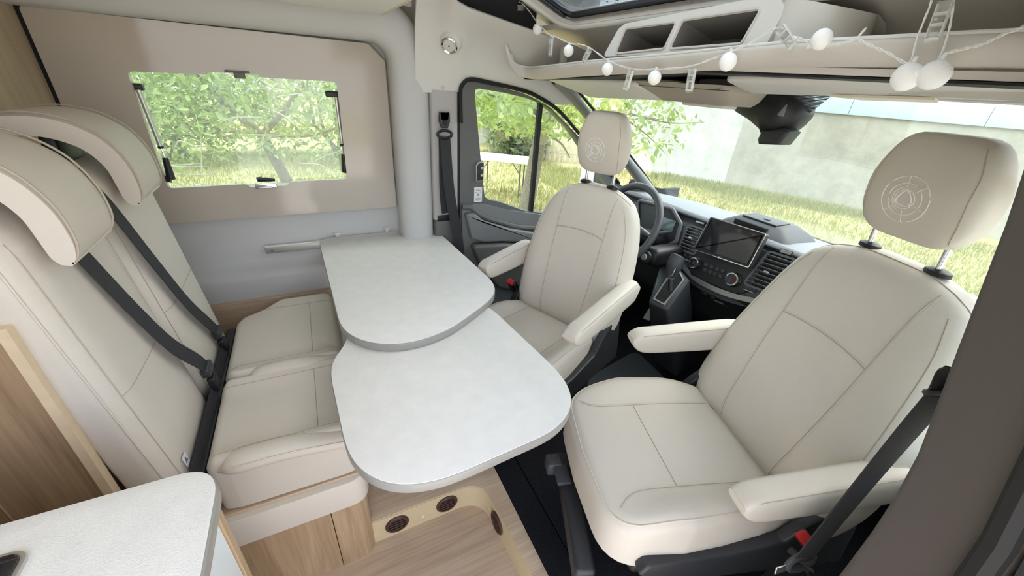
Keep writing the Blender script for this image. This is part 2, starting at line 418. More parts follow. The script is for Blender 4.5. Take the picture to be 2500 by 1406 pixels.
# ---- window with its glossy surround
win = empty('window_1', (-.17, 1.86, .9), kind='structure')
po = roundpoly([(-.682, .906), (.338, .912), (.336, 1.513), (.276, 1.569), (-.682, 1.578)], [.005, .022, .012, .012, .012])
hole = roundpoly([(-.489, 1.041), (-.243, 1.046), (-.225, 1.032), (-.10, 1.034), (-.085, 1.049), (.136, 1.051), (.145, 1.429), (-.105, 1.429), (-.12, 1.437), (-.265, 1.436), (-.278, 1.428), (-.489, 1.424)],
                 [.018, .008, .008, .008, .008, .014, .018, .008, .006, .006, .008, .014], 3)
g = G(); g.plate(po, [hole], -.018, 0, XZ(1.86)); g.build('surround_panel', M['panel'], win)
inn = inset(roundpoly([(-.489, 1.041), (.136, 1.049), (.145, 1.430), (-.489, 1.424)], .02), -.012)
g = G(); g.plate(inset(inn, -.03), [inn], -.05, -.018, XZ(1.86)); g.build('inner_frame', M['plastic'], win)
rows = []
for i in range(9):
    s = i / 8; z = 1.015 + .445 * s
    rows.append([(-.515 + .69 * j / 10, 1.925 + .022 * math.sin(math.pi * s), z) for j in range(11)])
g = G(); g.grid(rows, thick=(0, .004, 0)); g.build('pane', M['acrylic'], win)
# gas stays
def stay(top, mid, rod, bot, tip):
    y0 = 1.878
    a, b, c, d, e = [at(*p, y=y0) for p in (top, mid, rod, bot, tip)]
    g = G(); g.tube([a, b], .0075, 12); s_ = g.build('stay_tube', M['alu'], win)
    g = G(); g.tube([b, c], .0035, 10); g.build('stay_rod', M['chrome'], win)
    g = G(); g.tube([b + (a - b).normalized() * .002, b - (a - b).normalized() * .006], .009, 12); g.build('collar', M['black'], s_)
    g = G(); g.tube([c, d], [.009, .014], 12); g.tube([d, e], [.014, .012], 12); g.build('stay_foot', M['black'], win)
    g = G(); g.box(a + V((-.012, .012, .008)), (.05, .03, .022), .005); g.build('stay_bracket', M['black'], win)
stay((338, 219), (392, 358), (403, 385), (418, 437), (402, 436))
stay((820, 236), (835, 352), (838, 376), (842, 412), (841, 421))
# lower latch: chrome plate and black lever, upper catch
lc = at(650, 453, y=1.853)
g = G(); g.box(lc, (.078, .014, .020), .003); lp = g.build('latch_plate', M['chrome'], win)
g = G(); g.box(lc + V((-.004, -.008, -.006)), (.05, .008, .007), .002); g.build('pull', M['alu'], lp)
l2 = at(648, 440, y=1.845)
g = G(); g.tube([l2 + V((-.026, 0, .003)), l2 + V((0, -.004, .004)), l2 + V((.034, -.004, .001))], [.008, .0085, .005], 10); g.tube([l2 + V((-.03, .004, .006)), l2 + V((-.01, .006, .008))], .006, 8); g.build('latch_lever', M['black'], win)
uc = at(585, 184, y=1.853)
g = G(); g.box(uc, (.034, .016, .020), .003); g.box(uc + V((-.005, 0, .011)), (.075, .012, .006), .002); g.build('upper_catch', M['dgrey'], win)
# ---- rounded lining frame that runs up the pillar and over the window
path = [V((.422, 1.85, .12))] + [V((.422, 1.85, z)) for z in (.5, .9, 1.2, 1.45)]
for k in range(1, 10):
    a = math.pi / 2 * k / 10; R = .15
    path.append(V((.422 - R + R * math.cos(a), 1.85, 1.505 + R * math.sin(a))))
path += [V((x, 1.85, 1.655)) for x in (.2, 0, -.3, -.5, -.72)]
half = []
for k in range(13):
    a = math.pi * k / 12
    half.append((.078 * math.cos(a), .012 + .070 * max(0, math.sin(a)) ** .55))
half = [(.078, -.02)] + half + [(-.078, -.02)]
tr = empty('trim_2', (.42, 1.85, .12), kind='structure')
g = G(); g.loft(sweep(path, half, (0, -1, 0))); g.build('lining_frame', M['plastic'], tr, smooth=60)
g = G()
rows = []
for i in range(9):
    a = math.pi / 2 * i / 8
    rows.append([(x, 1.80 - .22 * (1 - math.cos(a)), 1.70 + .19 * math.sin(a)) for x in (-.75, -.3, .1, .3, .44)])
g.grid(rows, thick=(0, .02, .02)); g.build('roof_cove', M['plastic'], tr, smooth=60)
# ---- ceiling with a lowered white panel (oak edge)
g = G(); g.plate([(-2.45, -.08), (.33, -.08), (.33, 1.96), (-2.45, 1.96)], [rrect(.5, .5, .03, 3, -1.55, .6)], 1.88, 1.92); g.build('ceiling', M['white'], kind='structure')
lp_ = empty('ceiling_panel', (-.5, 1.0, 1.65), 'flat white overhead panel with a pale oak front edge', 'panel')
g = G(); g.slab([(-.62, .62), (.303, .66), (.303, 1.69), (-.62, 1.69)], 1.65, 1.70, .002, seg=2); g.build('board', M['white'], lp_)
g = G(); g.slab([(.304, .66), (.316, .66), (.316, 1.70), (.304, 1.70)], 1.651, 1.71, .002, seg=2); g.build('edge_band', M['oak_edge'], lp_)
for (x, y) in ((-.5, .8), (.15, .85), (.15, 1.5), (-.5, 1.5)):
    g = G(); g.tube([(x, y, 1.69), (x, y, 1.885)], .012, 10); g.build('hanger', M['alu'], lp_)
# ---- wardrobe walls behind the bench
wr = empty('wall_rear', (-.72, 1.3, 0), kind='structure')
g = G(); g.slab([(-.715, .90), (-.695, .90), (-.695, 1.868), (-.715, 1.868)], .0, 1.88); g.build('wardrobe_front', M['oak_wall'], wr)
g = G(); g.box((-.69, 1.8745, 1.25), (.012, .014, 1.2)); g.build('shadow_gap', M['rubber'], wr)
g = G(); g.slab([(-.650, .846), (-.513, .846), (-.513, .864), (-.650, .864)], .0, 1.052); g.build('side_board', M['oak_dark'], wr)
g = G(); g.slab([(-1.3, .846), (-.657, .846), (-.657, .864), (-1.3, .864)], .0, 1.88); g.build('side_door', M['oak_dark'], wr)
g = G(); g.slab([(-.6568, .85), (-.6502, .85), (-.6502, .86), (-.6568, .86)], .0, 1.88); g.build('door_gap', M['oak_edge'], wr)
g = G(); g.slab([(-.5128, .844), (-.497, .844), (-.497, .866), (-.5128, .866)], .0, 1.06, .001, seg=1); g.build('edge_band', M['oak_edge'], wr)
g = G(); g.box((-.6, 1.15, .955), (.19, .56, .015)); g.build('ledge', M['oak_x'], wr)
g = G(); g.box((-2.48, .93, .93), (.06, 2.05, 1.96)); g.build('back_doors', M['white'], wr)
# ---- right-hand wall: rear quarter and the sliding-door opening in front of it
wrt = empty('wall_right', (-1.6, -.06, 0), kind='structure')
g = G(); g.box((-1.72, -.09, .93), (1.55, .06, 1.96)); g.build('quarter_panel', M['white'], wrt)
g = G(); g.box((-.15, -.09, 1.86), (1.7, .06, .12)); g.build('door_header', M['plastic'], wrt)
# ---- outside skin of the vehicle (roof, underside)
SBX = 1
vb = empty('vehicle_body', (0, .9, -.25), 'white painted van body around the cab and living space', 'van')
g = G(); g.box((-.6, .93, -.12), (3.6, 1.95, .17), .02); g.build('underbody', M['black'], vb)
g = G(); g.plate([(-2.5, -.12), (.33, -.12), (.33, 1.98), (-2.5, 1.98)], [rrect(.52, .52, .03, 3, -1.55, .6)], 1.93, 1.95); g.build('roof_skin', M['white_shell'], vb)
for yy in (1.945, -.10):
    g = G(); g.box((.85, yy, 1.74), (1.10, .04, .42)); g.build('roof_side', M['white_shell'], vb)
rl = empty('window_2', (-1.55, .6, 1.9), kind='structure')  # rooflight out of view, added to let in more sky light
g = G(); g.plate(rrect(.56, .56, .04, 3, -1.55, .6), [rrect(.46, .46, .03, 3, -1.55, .6)], 1.86, 1.97); g.build('added_rooflight_frame', M['white'], rl)
g = G(); g.box((-1.55, .6, 1.96), (.5, .5, .006)); g.build('pane', M['acrylic'], rl)
# ================================================================== CAB SHELL
CY = .945
# ---- left headliner side
ZB = [(.46, 1.412), (.60, 1.412), (.625, 1.425), (.65, 1.46), (.69, 1.472), (.92, 1.447), (1.0, 1.425), (1.083, 1.395), (1.14, 1.385), (1.25, 1.40)]
ZT = [(.40, 1.86), (.50, 1.79), (.543, 1.713), (.60, 1.695), (.88, 1.652), (1.0, 1.635), (1.25, 1.58)]
PR = [(0, 1.79), (.0, 1.775), (.12, 1.768), (.25, 1.762), (.4, 1.752), (.55, 1.735), (.7, 1.705), (.85, 1.66), (.95, 1.618), (1, 1.602), (1.02, 1.61), (1.0, 1.64)]
def headliner(mir, name, x0=0):
    h = empty(name, (.8, mir(1.77), 1.41), kind='structure')
    xs = [.435, .45, .465, .49, .52, .535, .56, .60, .615, .625, .637, .65, .67, .69, .74, .80, .86, .92, .96, 1.0, 1.04, 1.083, 1.12, 1.16, 1.2, 1.25]
    rows = []
    for x in [q for q in xs if q >= x0]:
        zb, zt = interp(ZB, x), interp(ZT, x)
        rows.append([(x, mir(y), zb + (zt - zb) * t) for t, y in PR])
    g = G(); g.grid(rows, thick=(0, mir(1.775) - mir(1.765), .003)); g.build('headliner_side', M['headl'], h, smooth=60)
    return h
headl = headliner(lambda y: y, 'trim_3')
headr = headliner(lambda y: .02 + (1.80 - y) * .9, 'trim_4', .72)
# fixing button on the pillar end of the headliner, dome lamp
p = at(1082, 213, y=1.772)
g = G(); g.lathe([(.0005, .003), (.007, .003), (.009, .0), (.009, -.004)], 18, frame(p, (1, 0, 0), (0, 0, 1))); g.build('fixing_button', M['plastic'], headl)
lc = at(1098, 106, y=1.722); nl = V((-.42, -.66, -.62)).normalized(); upl = (V((0, 0, 1)) - nl * nl.z).normalized(); Ml = frame(lc, upl.cross(nl), upl)
lamp = empty('reading_lamp', lc, 'round chrome-rimmed reading lamp on the headliner above the pillar', 'lamp')
g = G(); g.lathe([(.050, -.034), (.047, -.010), (.042, .003), (.037, .009), (.033, .010)], 30, Ml, cap=False); g.build('socket', M['headl'], lamp)
g = G(); g.lathe([(.033, .008), (.033, .016), (.029, .019), (.024, .016), (.024, .010)], 30, Ml, cap=False); g.build('rim', M['chrome'], lamp)
g = G(); g.lathe([(.0005, .015), (.012, .015), (.024, .013), (.024, .008), (.0005, .008)], 30, Ml); g.build('lens', M['lens'], lamp)
g = G(); g.lathe([(.0005, .018), (.003, .018), (.003, .014), (.0005, .014)], 12, Ml); g.build('switch', M['dgrey'], lamp)
# dark open pocket between headliner and roof liner
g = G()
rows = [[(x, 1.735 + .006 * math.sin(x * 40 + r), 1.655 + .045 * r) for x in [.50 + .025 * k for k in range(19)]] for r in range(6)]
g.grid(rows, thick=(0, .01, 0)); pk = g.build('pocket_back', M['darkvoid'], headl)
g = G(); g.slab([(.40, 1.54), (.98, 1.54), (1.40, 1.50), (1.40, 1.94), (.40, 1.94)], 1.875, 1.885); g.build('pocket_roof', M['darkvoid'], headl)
# ---- pillar trims
bp = empty('trim_5', (.56, 1.78, .12), kind='structure')
g = G(); g.slab(rrect(.122, .06, .012, 3, .556, 1.802), .858, 1.425, .004); g.build('pillar_cover', mat('pillar cover plastic', (178, 174, 170), rough=.6, bump=.05, bscale=500), bp)
g = G(); g.slab(rrect(.128, .075, .012, 3, .562, 1.803), .122, .856, .006); g.build('pillar_foot', M['dgrey'], bp)
g = G(); g.box((.553, 1.772, .868), (.085, .012, .03), .003); g.build('belt_slot', M['black'], bp)
g = G(); g.box((.62, 1.80, .78), (.012, .05, 1.28)); g.build('door_seal', M['rubber'], bp)
# pillar belt on the driver's side
bl = empty('seat_belt', (.56, 1.74, .5), 'black seat belt hanging from the loop on the far door pillar', 'seat belt')
dr = at(1085, 328, y=1.752)
g = G(); ring = [dr + V((.032 * math.cos(a), -.004, .016 * math.sin(a))) for a in [2 * math.pi * k / 20 for k in range(20)]]
g.tube(ring, .006, 8, closed=True); g.build('guide_loop', M['black'], bl)
dh = at(1084, 294, y=1.758)
g = G(); g.slab(roundpoly([(-.022, .034), (-.016, .034), (-.012, .006), (.012, .006), (.016, .034), (.022, .034), (.024, -.004), (.014, -.03), (-.014, -.03), (-.024, -.004)], .003, 2), -.006, .012, .003, XZ(dh.y) @ Matrix.Translation((dh.x, dh.z, 0))); g.build('anchor_cover', M['dash2'], bl)
g = G(); g.box(dh + V((0, -.014, -.006)), (.012, .01, .018), .003); g.build('adjuster_button', M['black'], bl)
b0, b1, b2 = at(1086, 336, y=1.748), at(1098, 470, y=1.742), at(1122, 612, y=1.735)
g = G(); g.tube(spline([b0, b1, b2, b2 + V((.012, .0, -.30))], 6), 0, flat=(.024, .0012), up=(0, -1, 0)); g.build('webbing', M['belt'], bl)
g = G(); g.tube(spline([b0 + V((-.002, .012, 0)), b1 + V((-.022, .014, 0)), at(1090, 520, y=1.76)], 6), 0, flat=(.022, .0012), up=(0, -1, 0)); g.build('return_webbing', M['belt'], bl)
# ---- cab doors
def door(mir, name, full):
    sg = -1 if mir(0) < mir(1) else 1
    Md = XZ(0) if full else None
    d = empty(name, (1.1, mir(1.80), .2), kind='structure')
    def P2(L, y): return [(at(px, py, y=y).x, at(px, py, y=y).z) for px, py in L]
    hole = P2([(1192, 488), (1183, 478), (1173, 380), (1159, 230), (1161, 219), (1170, 216), (1240, 228), (1290, 240), (1320, 252), (1345, 270), (1390, 315)], 1.775)
    hole += [(1.33, 1.16), (1.50, 1.00), (1.58, .92), (1.56, .80), (1.3, .815)] + P2([(1284, 516), (1216, 492)], 1.775)
    outer = [(.627, .17), (.627, 1.40), (.64, 1.44), (.67, 1.462), (.72, 1.462), (.92, 1.432), (1.0, 1.408), (1.083, 1.375), (1.2, 1.295), (1.35, 1.19), (1.55, 1.03), (1.74, .89), (1.74, .17)]
    def plc(g, o, hs, a, b):
        g2 = G(); g2.plate(o, hs, 0, 1); 
        g.add([(p.x, mir(a if p.z < .5 else b), p.y) for p in g2.v], g2.f)
    g = G(); plc(g, outer, [hole], 1.815, 1.775); g.build('door_frame', M['dgrey'], d)
    gl = inset(hole, -.02)
    g = G(); plc(g, gl, [], 1.803, 1.799); g.build('pane', M['glass'], d)
    g = G(); plc(g, [(.627, -.25), (.627, .82), (1.0, .79), (1.74, .80), (1.9, .80), (1.9, -.25)], [], 1.90, 1.88); g.build('outer_skin', M['white_shell'], d)
    g = G(); g.box((1.036, mir(1.793), 1.09), (.022, .02, .60)); g.build('window_divider', M['rubber'], d)
    g = G(); plc(g, roundpoly([(.632, .18), (1.72, .18), (1.72, .80), (1.35, .80), (1.08, .845), (.88, .885), (.76, .925), (.70, .93), (.65, .925), (.632, .92)], .015, 3), [], 1.776, 1.758); g.build('lower_panel', M['mgrey'], d)
    if not full: return d
    # ridge under the glass, armrest shelf, pocket
    rp = spline([at(1128, 505, y=1.755), at(1150, 507, y=1.755), at(1172, 524, y=1.752), at(1215, 540, y=1.75), at(1300, 556, y=1.75), V((1.5, 1.75, .78))], 8)
    g = G(); g.tube(rp, .013, 10); g.build('waist_ridge', M['dgrey'], d)
    arm = [at(px, py, y=1.735) for px, py in ((1136, 522), (1158, 520), (1180, 538), (1240, 556), (1320, 570), (1320, 592), (1230, 588), (1180, 590), (1150, 582))]
    g = G(); g.slab(roundpoly([(p.x, p.z) for p in arm], .012, 3), -.04, .012, .010, XZ(1.735)); g.build('armrest_shelf', M['mgrey'], d)
    pk_ = [at(px, py, y=1.725) for px, py in ((1150, 598), (1230, 594), (1340, 600), (1340, 720), (1215, 700), (1172, 650))]
    g = G(); g.slab(roundpoly([(p.x, p.z) for p in pk_], .02, 3), -.05, .02, .012, XZ(1.725)); g.build('door_pocket', M['dgrey'], d)
    g = G(); g.box(at(1250, 640, y=1.69), (.2, .02, .02), .008); g.build('pocket_rim', M['dash'], d)
    hb = at(1169, 418, y=1.768)
    Mh = XZ(hb.y) @ Matrix.Translation((hb.x, hb.z, 0))
    g = G(); g.slab(roundpoly([(-.016, -.052), (.022, -.046), (.022, .05), (-.008, .044), (-.018, .03)], .008, 3), -.01, .006, .003, Mh); hbz = g.build('lock_bezel', M['silver'], d)
    g = G(); g.slab(roundpoly([(-.011, -.044), (.022, -.04), (.022, .042), (-.004, .037), (-.012, .024)], .006, 3), .0, .009, .002, Mh); g.build('lock_plate', M['dash2'], hbz)
    for dz in (.016, -.018):
        g = G(); g.box(V((.012, dz, .011)), (.014, .012, .006), .002, Mh); g.build('lock_button', M['alu'], hbz)
    # white safety sticker with crossed mark
    st = at(1167, 475, y=1.7735)
    Ms = XZ(st.y) @ Matrix.Translation((st.x, st.z, 0))
    g = G(); g.slab(rrect(.042, .074, .003, 2), 0, .0012, 0, Ms); stk = g.build('sticker', M['sticker'], d)
    g = G()
    for sgn in (1, -1): g.box((0, 0, 0), (.022, .0016, .0006), 0, Ms @ Matrix.Translation((0, .0, .0016)) @ Matrix.Rotation(sgn * .95, 4, 'Z'))
    g.build('cross_mark', M['ink'], stk)
    g = G()
    for k, (dx, dy, w) in enumerate(((0, .026, .026), (0, .021, .022), (-.013, .012, .008), (.013, .012, .008), (0, -.018, .028), (0, -.023, .026), (0, -.028, .022))): g.box((dx, dy, .0016), (w, .0018, .0006), 0, Ms)
    g.build('small_print', M['inkgrey'], stk)
    sp = [at(px, py, y=1.762) for px, py in ((1126, 300), (1124, 228), (1130, 206), (1150, 194), (1200, 203), (1280, 222), (1320, 240), (1355, 262), (1380, 286), (1402, 312))] + [V((1.36, 1.762, 1.185)), V((1.6, 1.77, .99))]
    g = G(); g.tube(spline(sp, 6), .0085, 8); g.build('seal', M['rubber'], d)
    return d
door_l = door(lambda y: y, 'door_1', True)
door_r = door(lambda y: 1.79 - y, 'door_2', False)
# ---- windscreen pillars and glass
def apillar(mir, name):
    a = empty(name, (1.9, mir(1.78), .9), kind='structure')
    path = [V(p) for p in ((1.05, 1.69, 1.49), (1.16, 1.70, 1.425), (1.30, 1.712, 1.33), (1.45, 1.73, 1.228), (1.60, 1.745, 1.12), (1.75, 1.758, 1.01), (1.86, 1.768, .925), (1.98, 1.775, .84))]
    wid = [.018, .019, .020, .022, .025, .030, .036, .04]
    rings = []
    for p, w in zip(path, wid):
        rings.append([V((p.x + .55 * w * c, mir(p.y + .04 * s), p.z + .83 * w * c)) for c, s in [(math.cos(2 * math.pi * k / 14), math.sin(2 * math.pi * k / 14)) for k in range(14)]])
    g = G(); g.loft(rings); g.build('pillar_trim', M['mgrey'] if name == 'trim_6' else M['dgrey'], a, smooth=60)
    rp = [V((p.x + .022, mir(p.y + .012), p.z + .034)) for p in path]
    g = G(); g.tube(rp, .007, 8); g.build('glass_seal', M['rubber'], a)
    return a
apl = apillar(lambda y: y, 'trim_6'); apillar(lambda y: 1.86 - y, 'trim_7')
pt = at(1544, 446, y=1.72)
g = G(); g.lathe([(.0005, .006), (.016, .006), (.019, .002), (.019, -.01)], 20, frame(pt, (.9, .1, -.4), (.4, 0, .9))); g.build('tweeter', M['black'], apl)
ws = empty('window_3', (1.9, CY, .9), kind='structure')
rows = []
for i in range(13):
    t = i / 12; r_ = []
    for j in range(21):
        s = -1 + 2 * j / 20
        xb = 2.16 - .19 * s * s; xt = 1.36 - .13 * s * s; yb = CY + .87 * s; yt = CY + .76 * s
        bow = .035 * math.sin(math.pi * t)
        r_.append((xb + (xt - xb) * t + bow, yb + (yt - yb) * t, .885 + (1.50 - .885) * t + bow))
    rows.append(r_)
g = G(); g.grid(rows, thick=(.003, 0, .004)); g.build('pane', M['glass'], ws)
g = G(); g.tube([V(p) + V((0, 0, .004)) for p in rows[0]], .008, 8); g.build('lower_seal', M['rubber'], ws)
g = G(); g.tube([V(p) + V((0, 0, .012)) for p in rows[-1]], .012, 8); g.build('header_rail', M['headl'], ws)
# dotted black shade band by the camera housing
def dotmat():
    m = bpy.data.materials.new('dotted frit'); m.use_nodes = True; nt = m.node_tree; L = nt.links.new
    b = nt.nodes['Principled BSDF']; b.inputs['Base Color'].default_value = (.03, .03, .035, 1)
    tc = nt.nodes.new('ShaderNodeTexCoord'); vo = nt.nodes.new('ShaderNodeTexVoronoi'); vo.inputs['Scale'].default_value = 260; vo.inputs['Randomness'].default_value = 0
    L(tc.outputs['Object'], vo.inputs['Vector'])
    lt = nt.nodes.new('ShaderNodeMath'); lt.operation = 'LESS_THAN'; lt.inputs[1].default_value = .5; L(vo.outputs['Distance'], lt.inputs[0]); L(lt.outputs[0], b.inputs['Alpha'])
    return m
def wsp(px, py, off=-.006):
    """point just inside the windscreen for a photo pixel (march along the ray)"""
    lo, hi = .6, 4.0
    r = (right * (px - 1250) + down * (py - 703) + fwd * F_PX).normalized()
    for k in range(400):
        q = CAM + r * (.9 + k * .004)
        s = max(-1, min(1, (q.y - CY) / .82)); t = (q.z - .885) / .615
        xg = (2.16 - .19 * s * s) + ((1.36 - .13 * s * s) - (2.16 - .19 * s * s)) * t + .035 * math.sin(math.pi * max(0, min(1, t)))
        if q.x > xg + off: return q
    return q
tri = [wsp(*p) for p in ((1935, 225), (2042, 226), (2005, 254), (1962, 288), (1945, 290))]
g = G(); g.add(tri + [p + V((.002, 0, .001)) for p in tri], [(0, 1, 2, 3, 4), (9, 8, 7, 6, 5)] + [(i, (i + 1) % 5, (i + 1) % 5 + 5, i + 5) for i in range(5)]); g.build('dotted_band', dotmat(), ws)
# front bodywork under the glass
g = G(); g.box((2.2, CY, .35), (.55, 1.75, .95), .12); g.build('bonnet', M['white_shell'], vb)
# ---- roof over the cab with the skylight
RO = V((.97, .95, 1.677)); RE = V((-.936, 0, .351))
MR = frame(RO, (0, 1, 0), RE)
roof = empty('ceiling', (.6, .95, 1.62), kind='structure')
sky_hole = [(p[0], p[1] + .33) for p in rrect(1.16, .66, .06, 5)]
g = G(); g.plate([(-.86, -.022), (.635, -.022), (.635, .78), (-.86, .78)], [sky_hole], 0, .012, MR); g.build('roof_liner', M['headl'], roof)
ring = [MR @ V((p[0], p[1], -.002)) for p in inset(sky_hole, -.012)]
g = G(); g.tube(ring, .010, 10, closed=True); g.build('opening_lip', M['headl'], roof, smooth=60)
skl = empty('window_4', (.65, .95, 1.7), kind='structure')
g = G(); g.plate(inset(sky_hole, -.03), [inset(sky_hole, .006)], .012, .020, MR); g.build('felt_edge', M['felt'], skl)
g = G(); g.plate(inset(sky_hole, -.02), [inset(sky_hole, .024)], .021, .034, MR); g.build('frame', M['black'], skl)
for a in (-1, 1):
    g = G(); g.box((a * .562, .33, .014), (.018, .60, .008), .003, MR); g.build('blind_rail', M['dash2'], skl)
g = G(); g.slab(inset(sky_hole, .02), .026, .030, 0, MR); g.build('pane', M['tint'], skl)
# outer roof ahead of and around the skylight
g = G(); g.plate([(-1.05, -.42), (1.0, -.42), (1.0, .80), (-1.05, .80)], [inset(sky_hole, -.025)], .045, .055, MR); g.build('roof_front', M['white_shell'], vb)
# ---- overhead shelf across the cab
osf = empty('overhead_shelf', (1.0, .95, 1.5), 'warm grey overhead storage shelf spanning the cab above the windscreen', 'shelf')
lipP = [at(1236, 108, y=1.695), at(1243, 136, y=1.695), at(1258, 156, y=1.692), at(1285, 164, y=1.68), at(1320, 163, x=.893), at(1450, 149, x=.9), at(1600, 136, x=.9), at(1750, 121, x=.9), at(1900, 106, x=.9), at(2100, 95, x=.9), at(2300, 85, x=.9), at(2490, 76, x=.9)]
lipP += [V((.895, .17, lipP[-1].z)), V((.87, .11, lipP[-1].z + .03))]
lip = spline(lipP, 5)
sec = [(.002, .0), (-.004, -.003), (-.006, -.010), (.003, -.026), (.018, -.040), (.032, -.043), (.032, -.035), (.018, -.028), (.010, -.008), (.008, -.001)]
g = G(); g.loft([[V((p.x + a, p.y, p.z + b)) for a, b in sec] for p in lip]); g.build('shelf_lip', M['shelf'], osf, smooth=60)
g = G(); g.tube([p + V((0, 0, .001)) for p in lip], .0035, 8); g.build('lip_highlight', mat('pale lip highlight', (220, 218, 214), rough=.4), osf)  # pale tube paints the highlight along the lip's top edge
rows = []
for x, dz in ((.925, -.036), (1.0, -.036), (1.1, -.034), (1.2, -.03), (1.33, -.03)):
    rows.append([(x, y, interp([(0.1, 1.57), (.9, 1.582), (1.3, 1.556), (1.75, 1.54)], y) + dz) for y in [.1 + 1.66 * k / 12 for k in range(13)]])
trows = rows
g = G(); g.grid(rows, thick=(0, 0, -.012)); g.build('tray', M['shelf'], osf)
rows = []
for x, z in ((.985, 1.672), (1.04, 1.668), (1.10, 1.655), (1.16, 1.628), (1.21, 1.59), (1.25, 1.55), (1.28, 1.505)):
    rows.append([(x + .02 * math.cos(3 * (y - .95)) - .13 * max(0, min(1, (.60 - y) / .12)), y, z) for y in [.06 + 1.72 * k / 16 for k in range(17)]])
g = G(); g.grid(rows, thick=(.01, 0, .02)); g.build('rear_panel', M['shelf'], osf)
g = G(); g.box((1.03, 1.62, 1.575), (.03, .03, .085), .01); g.build('divider_post', M['shelf'], osf)
g = G(); g.grid([[(x - (.002 if x < .93 else 0), y, z - .0135) for x, y, z in r] for r in trows], thick=(0, 0, -.004)); g.build('tray_gap_shade', M['rubber'], osf)  # black sheet under the tray paints the dark gap above the visors
# twin cubby box in the middle
KC = .93
MC = frame((KC - .2256 * 1.61, 0, 0), (0, -1, 0), (.22, 0, .975))
cub = osf
def cq(L): return [(a * KC, (1.48 + (z - 1.48) * KC) / .975) for a, z in L]
fo = roundpoly(cq([(-1.300, 1.572), (-.700, 1.580), (-.690, 1.66), (-.725, 1.692), (-1.235, 1.668), (-1.262, 1.655)]), [.012, .012, .02, .02, .02, .01], 4)
h1 = roundpoly(cq([(-1.232, 1.584), (-1.020, 1.593), (-1.010, 1.653), (-1.222, 1.650)]), .006, 3)
h2 = roundpoly(cq([(-.992, 1.592), (-.768, 1.597), (-.755, 1.662), (-.982, 1.656)]), .006, 3)
g = G(); g.plate(fo, [h1, h2], -.01, 0, MC); g.build('cubby_face', M['headl'], cub)
g = G(); g.loft([[MC @ V((p[0], p[1], -.008)) for p in fo], [MC @ V((p[0] * 1.0 + (-.98 - p[0]) * -.04, p[1] + .01, -.22)) for p in fo]], cap=False); g.build('cubby_shell', M['headl'], cub)
for h in (h1, h2):
    g = G(); g.tube([MC @ V((p[0], p[1], .0)) for p in inset(h, -.004)], .0035, 6, closed=True); rm = g.build('cubby_rim', M['shelf'], cub)
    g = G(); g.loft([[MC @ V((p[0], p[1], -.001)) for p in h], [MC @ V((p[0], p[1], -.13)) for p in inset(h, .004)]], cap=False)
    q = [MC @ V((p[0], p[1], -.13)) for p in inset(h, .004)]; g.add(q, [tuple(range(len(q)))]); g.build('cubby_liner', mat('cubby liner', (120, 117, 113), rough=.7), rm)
# rounded side fairing to the right of the cubbies
rows = []
for k in range(9):
    a = math.pi / 2 * k / 8
    rows.append([(KC + .004 + .20 * t + .10 * (1 - math.cos(a)), .642 - .13 * math.sin(a), 1.567 + (.100 - .03 * math.sin(a)) * (1 - t * .75 if u else 0)) for t, u in ((0, 0), (0, 1), (.4, 1), (1, 1))])
g = G(); g.grid(rows, thick=(.01, .01, -.004)); g.build('side_fairing', M['headl'], cub, smooth=60)
# ---- sun visors
def visor(name, corners, label, th=.02):
    c = [V(p) for p in corners]      # top-left, top-right, bottom-right, bottom-left
    n = (c[1] - c[0]).cross(c[3] - c[0]).normalized()
    Mv = frame(c[0], c[1] - c[0], c[3] - c[0])
    inv = Mv.inverted(); o = [(inv @ p) for p in c]
    t = empty(name, c[3], label, 'sun visor')
    g = G(); g.slab(roundpoly([(p.x, p.y) for p in o], .03, 4), -th / 2, th / 2, .009, Mv); g.build('pad', M['headl'], t, smooth=60)
    return t, Mv, o
vr, Mv, _ = visor('sun_visor', [(1.05, .83, 1.525), (1.05, .14, 1.546), (1.22, .14, 1.512), (1.22, .86, 1.498)], 'long grey sun visor on the passenger side below the shelf')
q = [V(p) for p in ((1.185, .62, 1.4955), (1.185, .42, 1.5015), (1.207, .42, 1.4965), (1.207, .56, 1.4925))]
g = G(); g.add([p + V((-.001, 0, -.0015)) for p in q] + [p + V((0, 0, .004)) for p in q], [(0, 1, 2, 3), (7, 6, 5, 4), (0, 1, 5, 4), (1, 2, 6, 5), (2, 3, 7, 6), (3, 0, 4, 7)]); g.build('mirror_flap', mat('cream flap', (232, 222, 198), rough=.4), vr)
visor('sun_visor', [(.96, 1.66, 1.505), (1.06, 1.19, 1.500), (1.21, 1.16, 1.458), (1.19, 1.60, 1.440)], 'grey sun visor on the driver side beside the overhead console')
# ---- overhead console and camera housing
oc = empty('overhead_console', (1.2, 1.0, 1.45), 'taupe overhead console block hanging below the shelf centre', 'console')
g = G(); g.box((1.31, .93, 1.512), (.14, .30, .03), .01); g.build('ceiling_mount', M['headl'], oc)
def ring4(z, x0, x1, y0, y1, r): return [(p[0], p[1], z) for p in rrect(x1 - x0, y1 - y0, r, 4, (x0 + x1) / 2, (y0 + y1) / 2)]
g = G(); g.loft([ring4(1.505, 1.06, 1.30, .845, 1.215, .03), ring4(1.49, 1.075, 1.30, .84, 1.20, .04), ring4(1.465, 1.10, 1.29, .85, 1.145, .04), ring4(1.452, 1.12, 1.28, .87, 1.125, .03)]); g.build('body', mat('taupe console', (156, 147, 136), rough=.55), oc)
g = G(); g.box((1.19, .97, 1.449), (.07, .16, .012), .005); g.build('lamp_lens', M['shelf'], oc)
g = G(); g.box((1.074, 1.0, 1.492), (.004, .36, .002)); g.build('joint', M['dash'], oc)
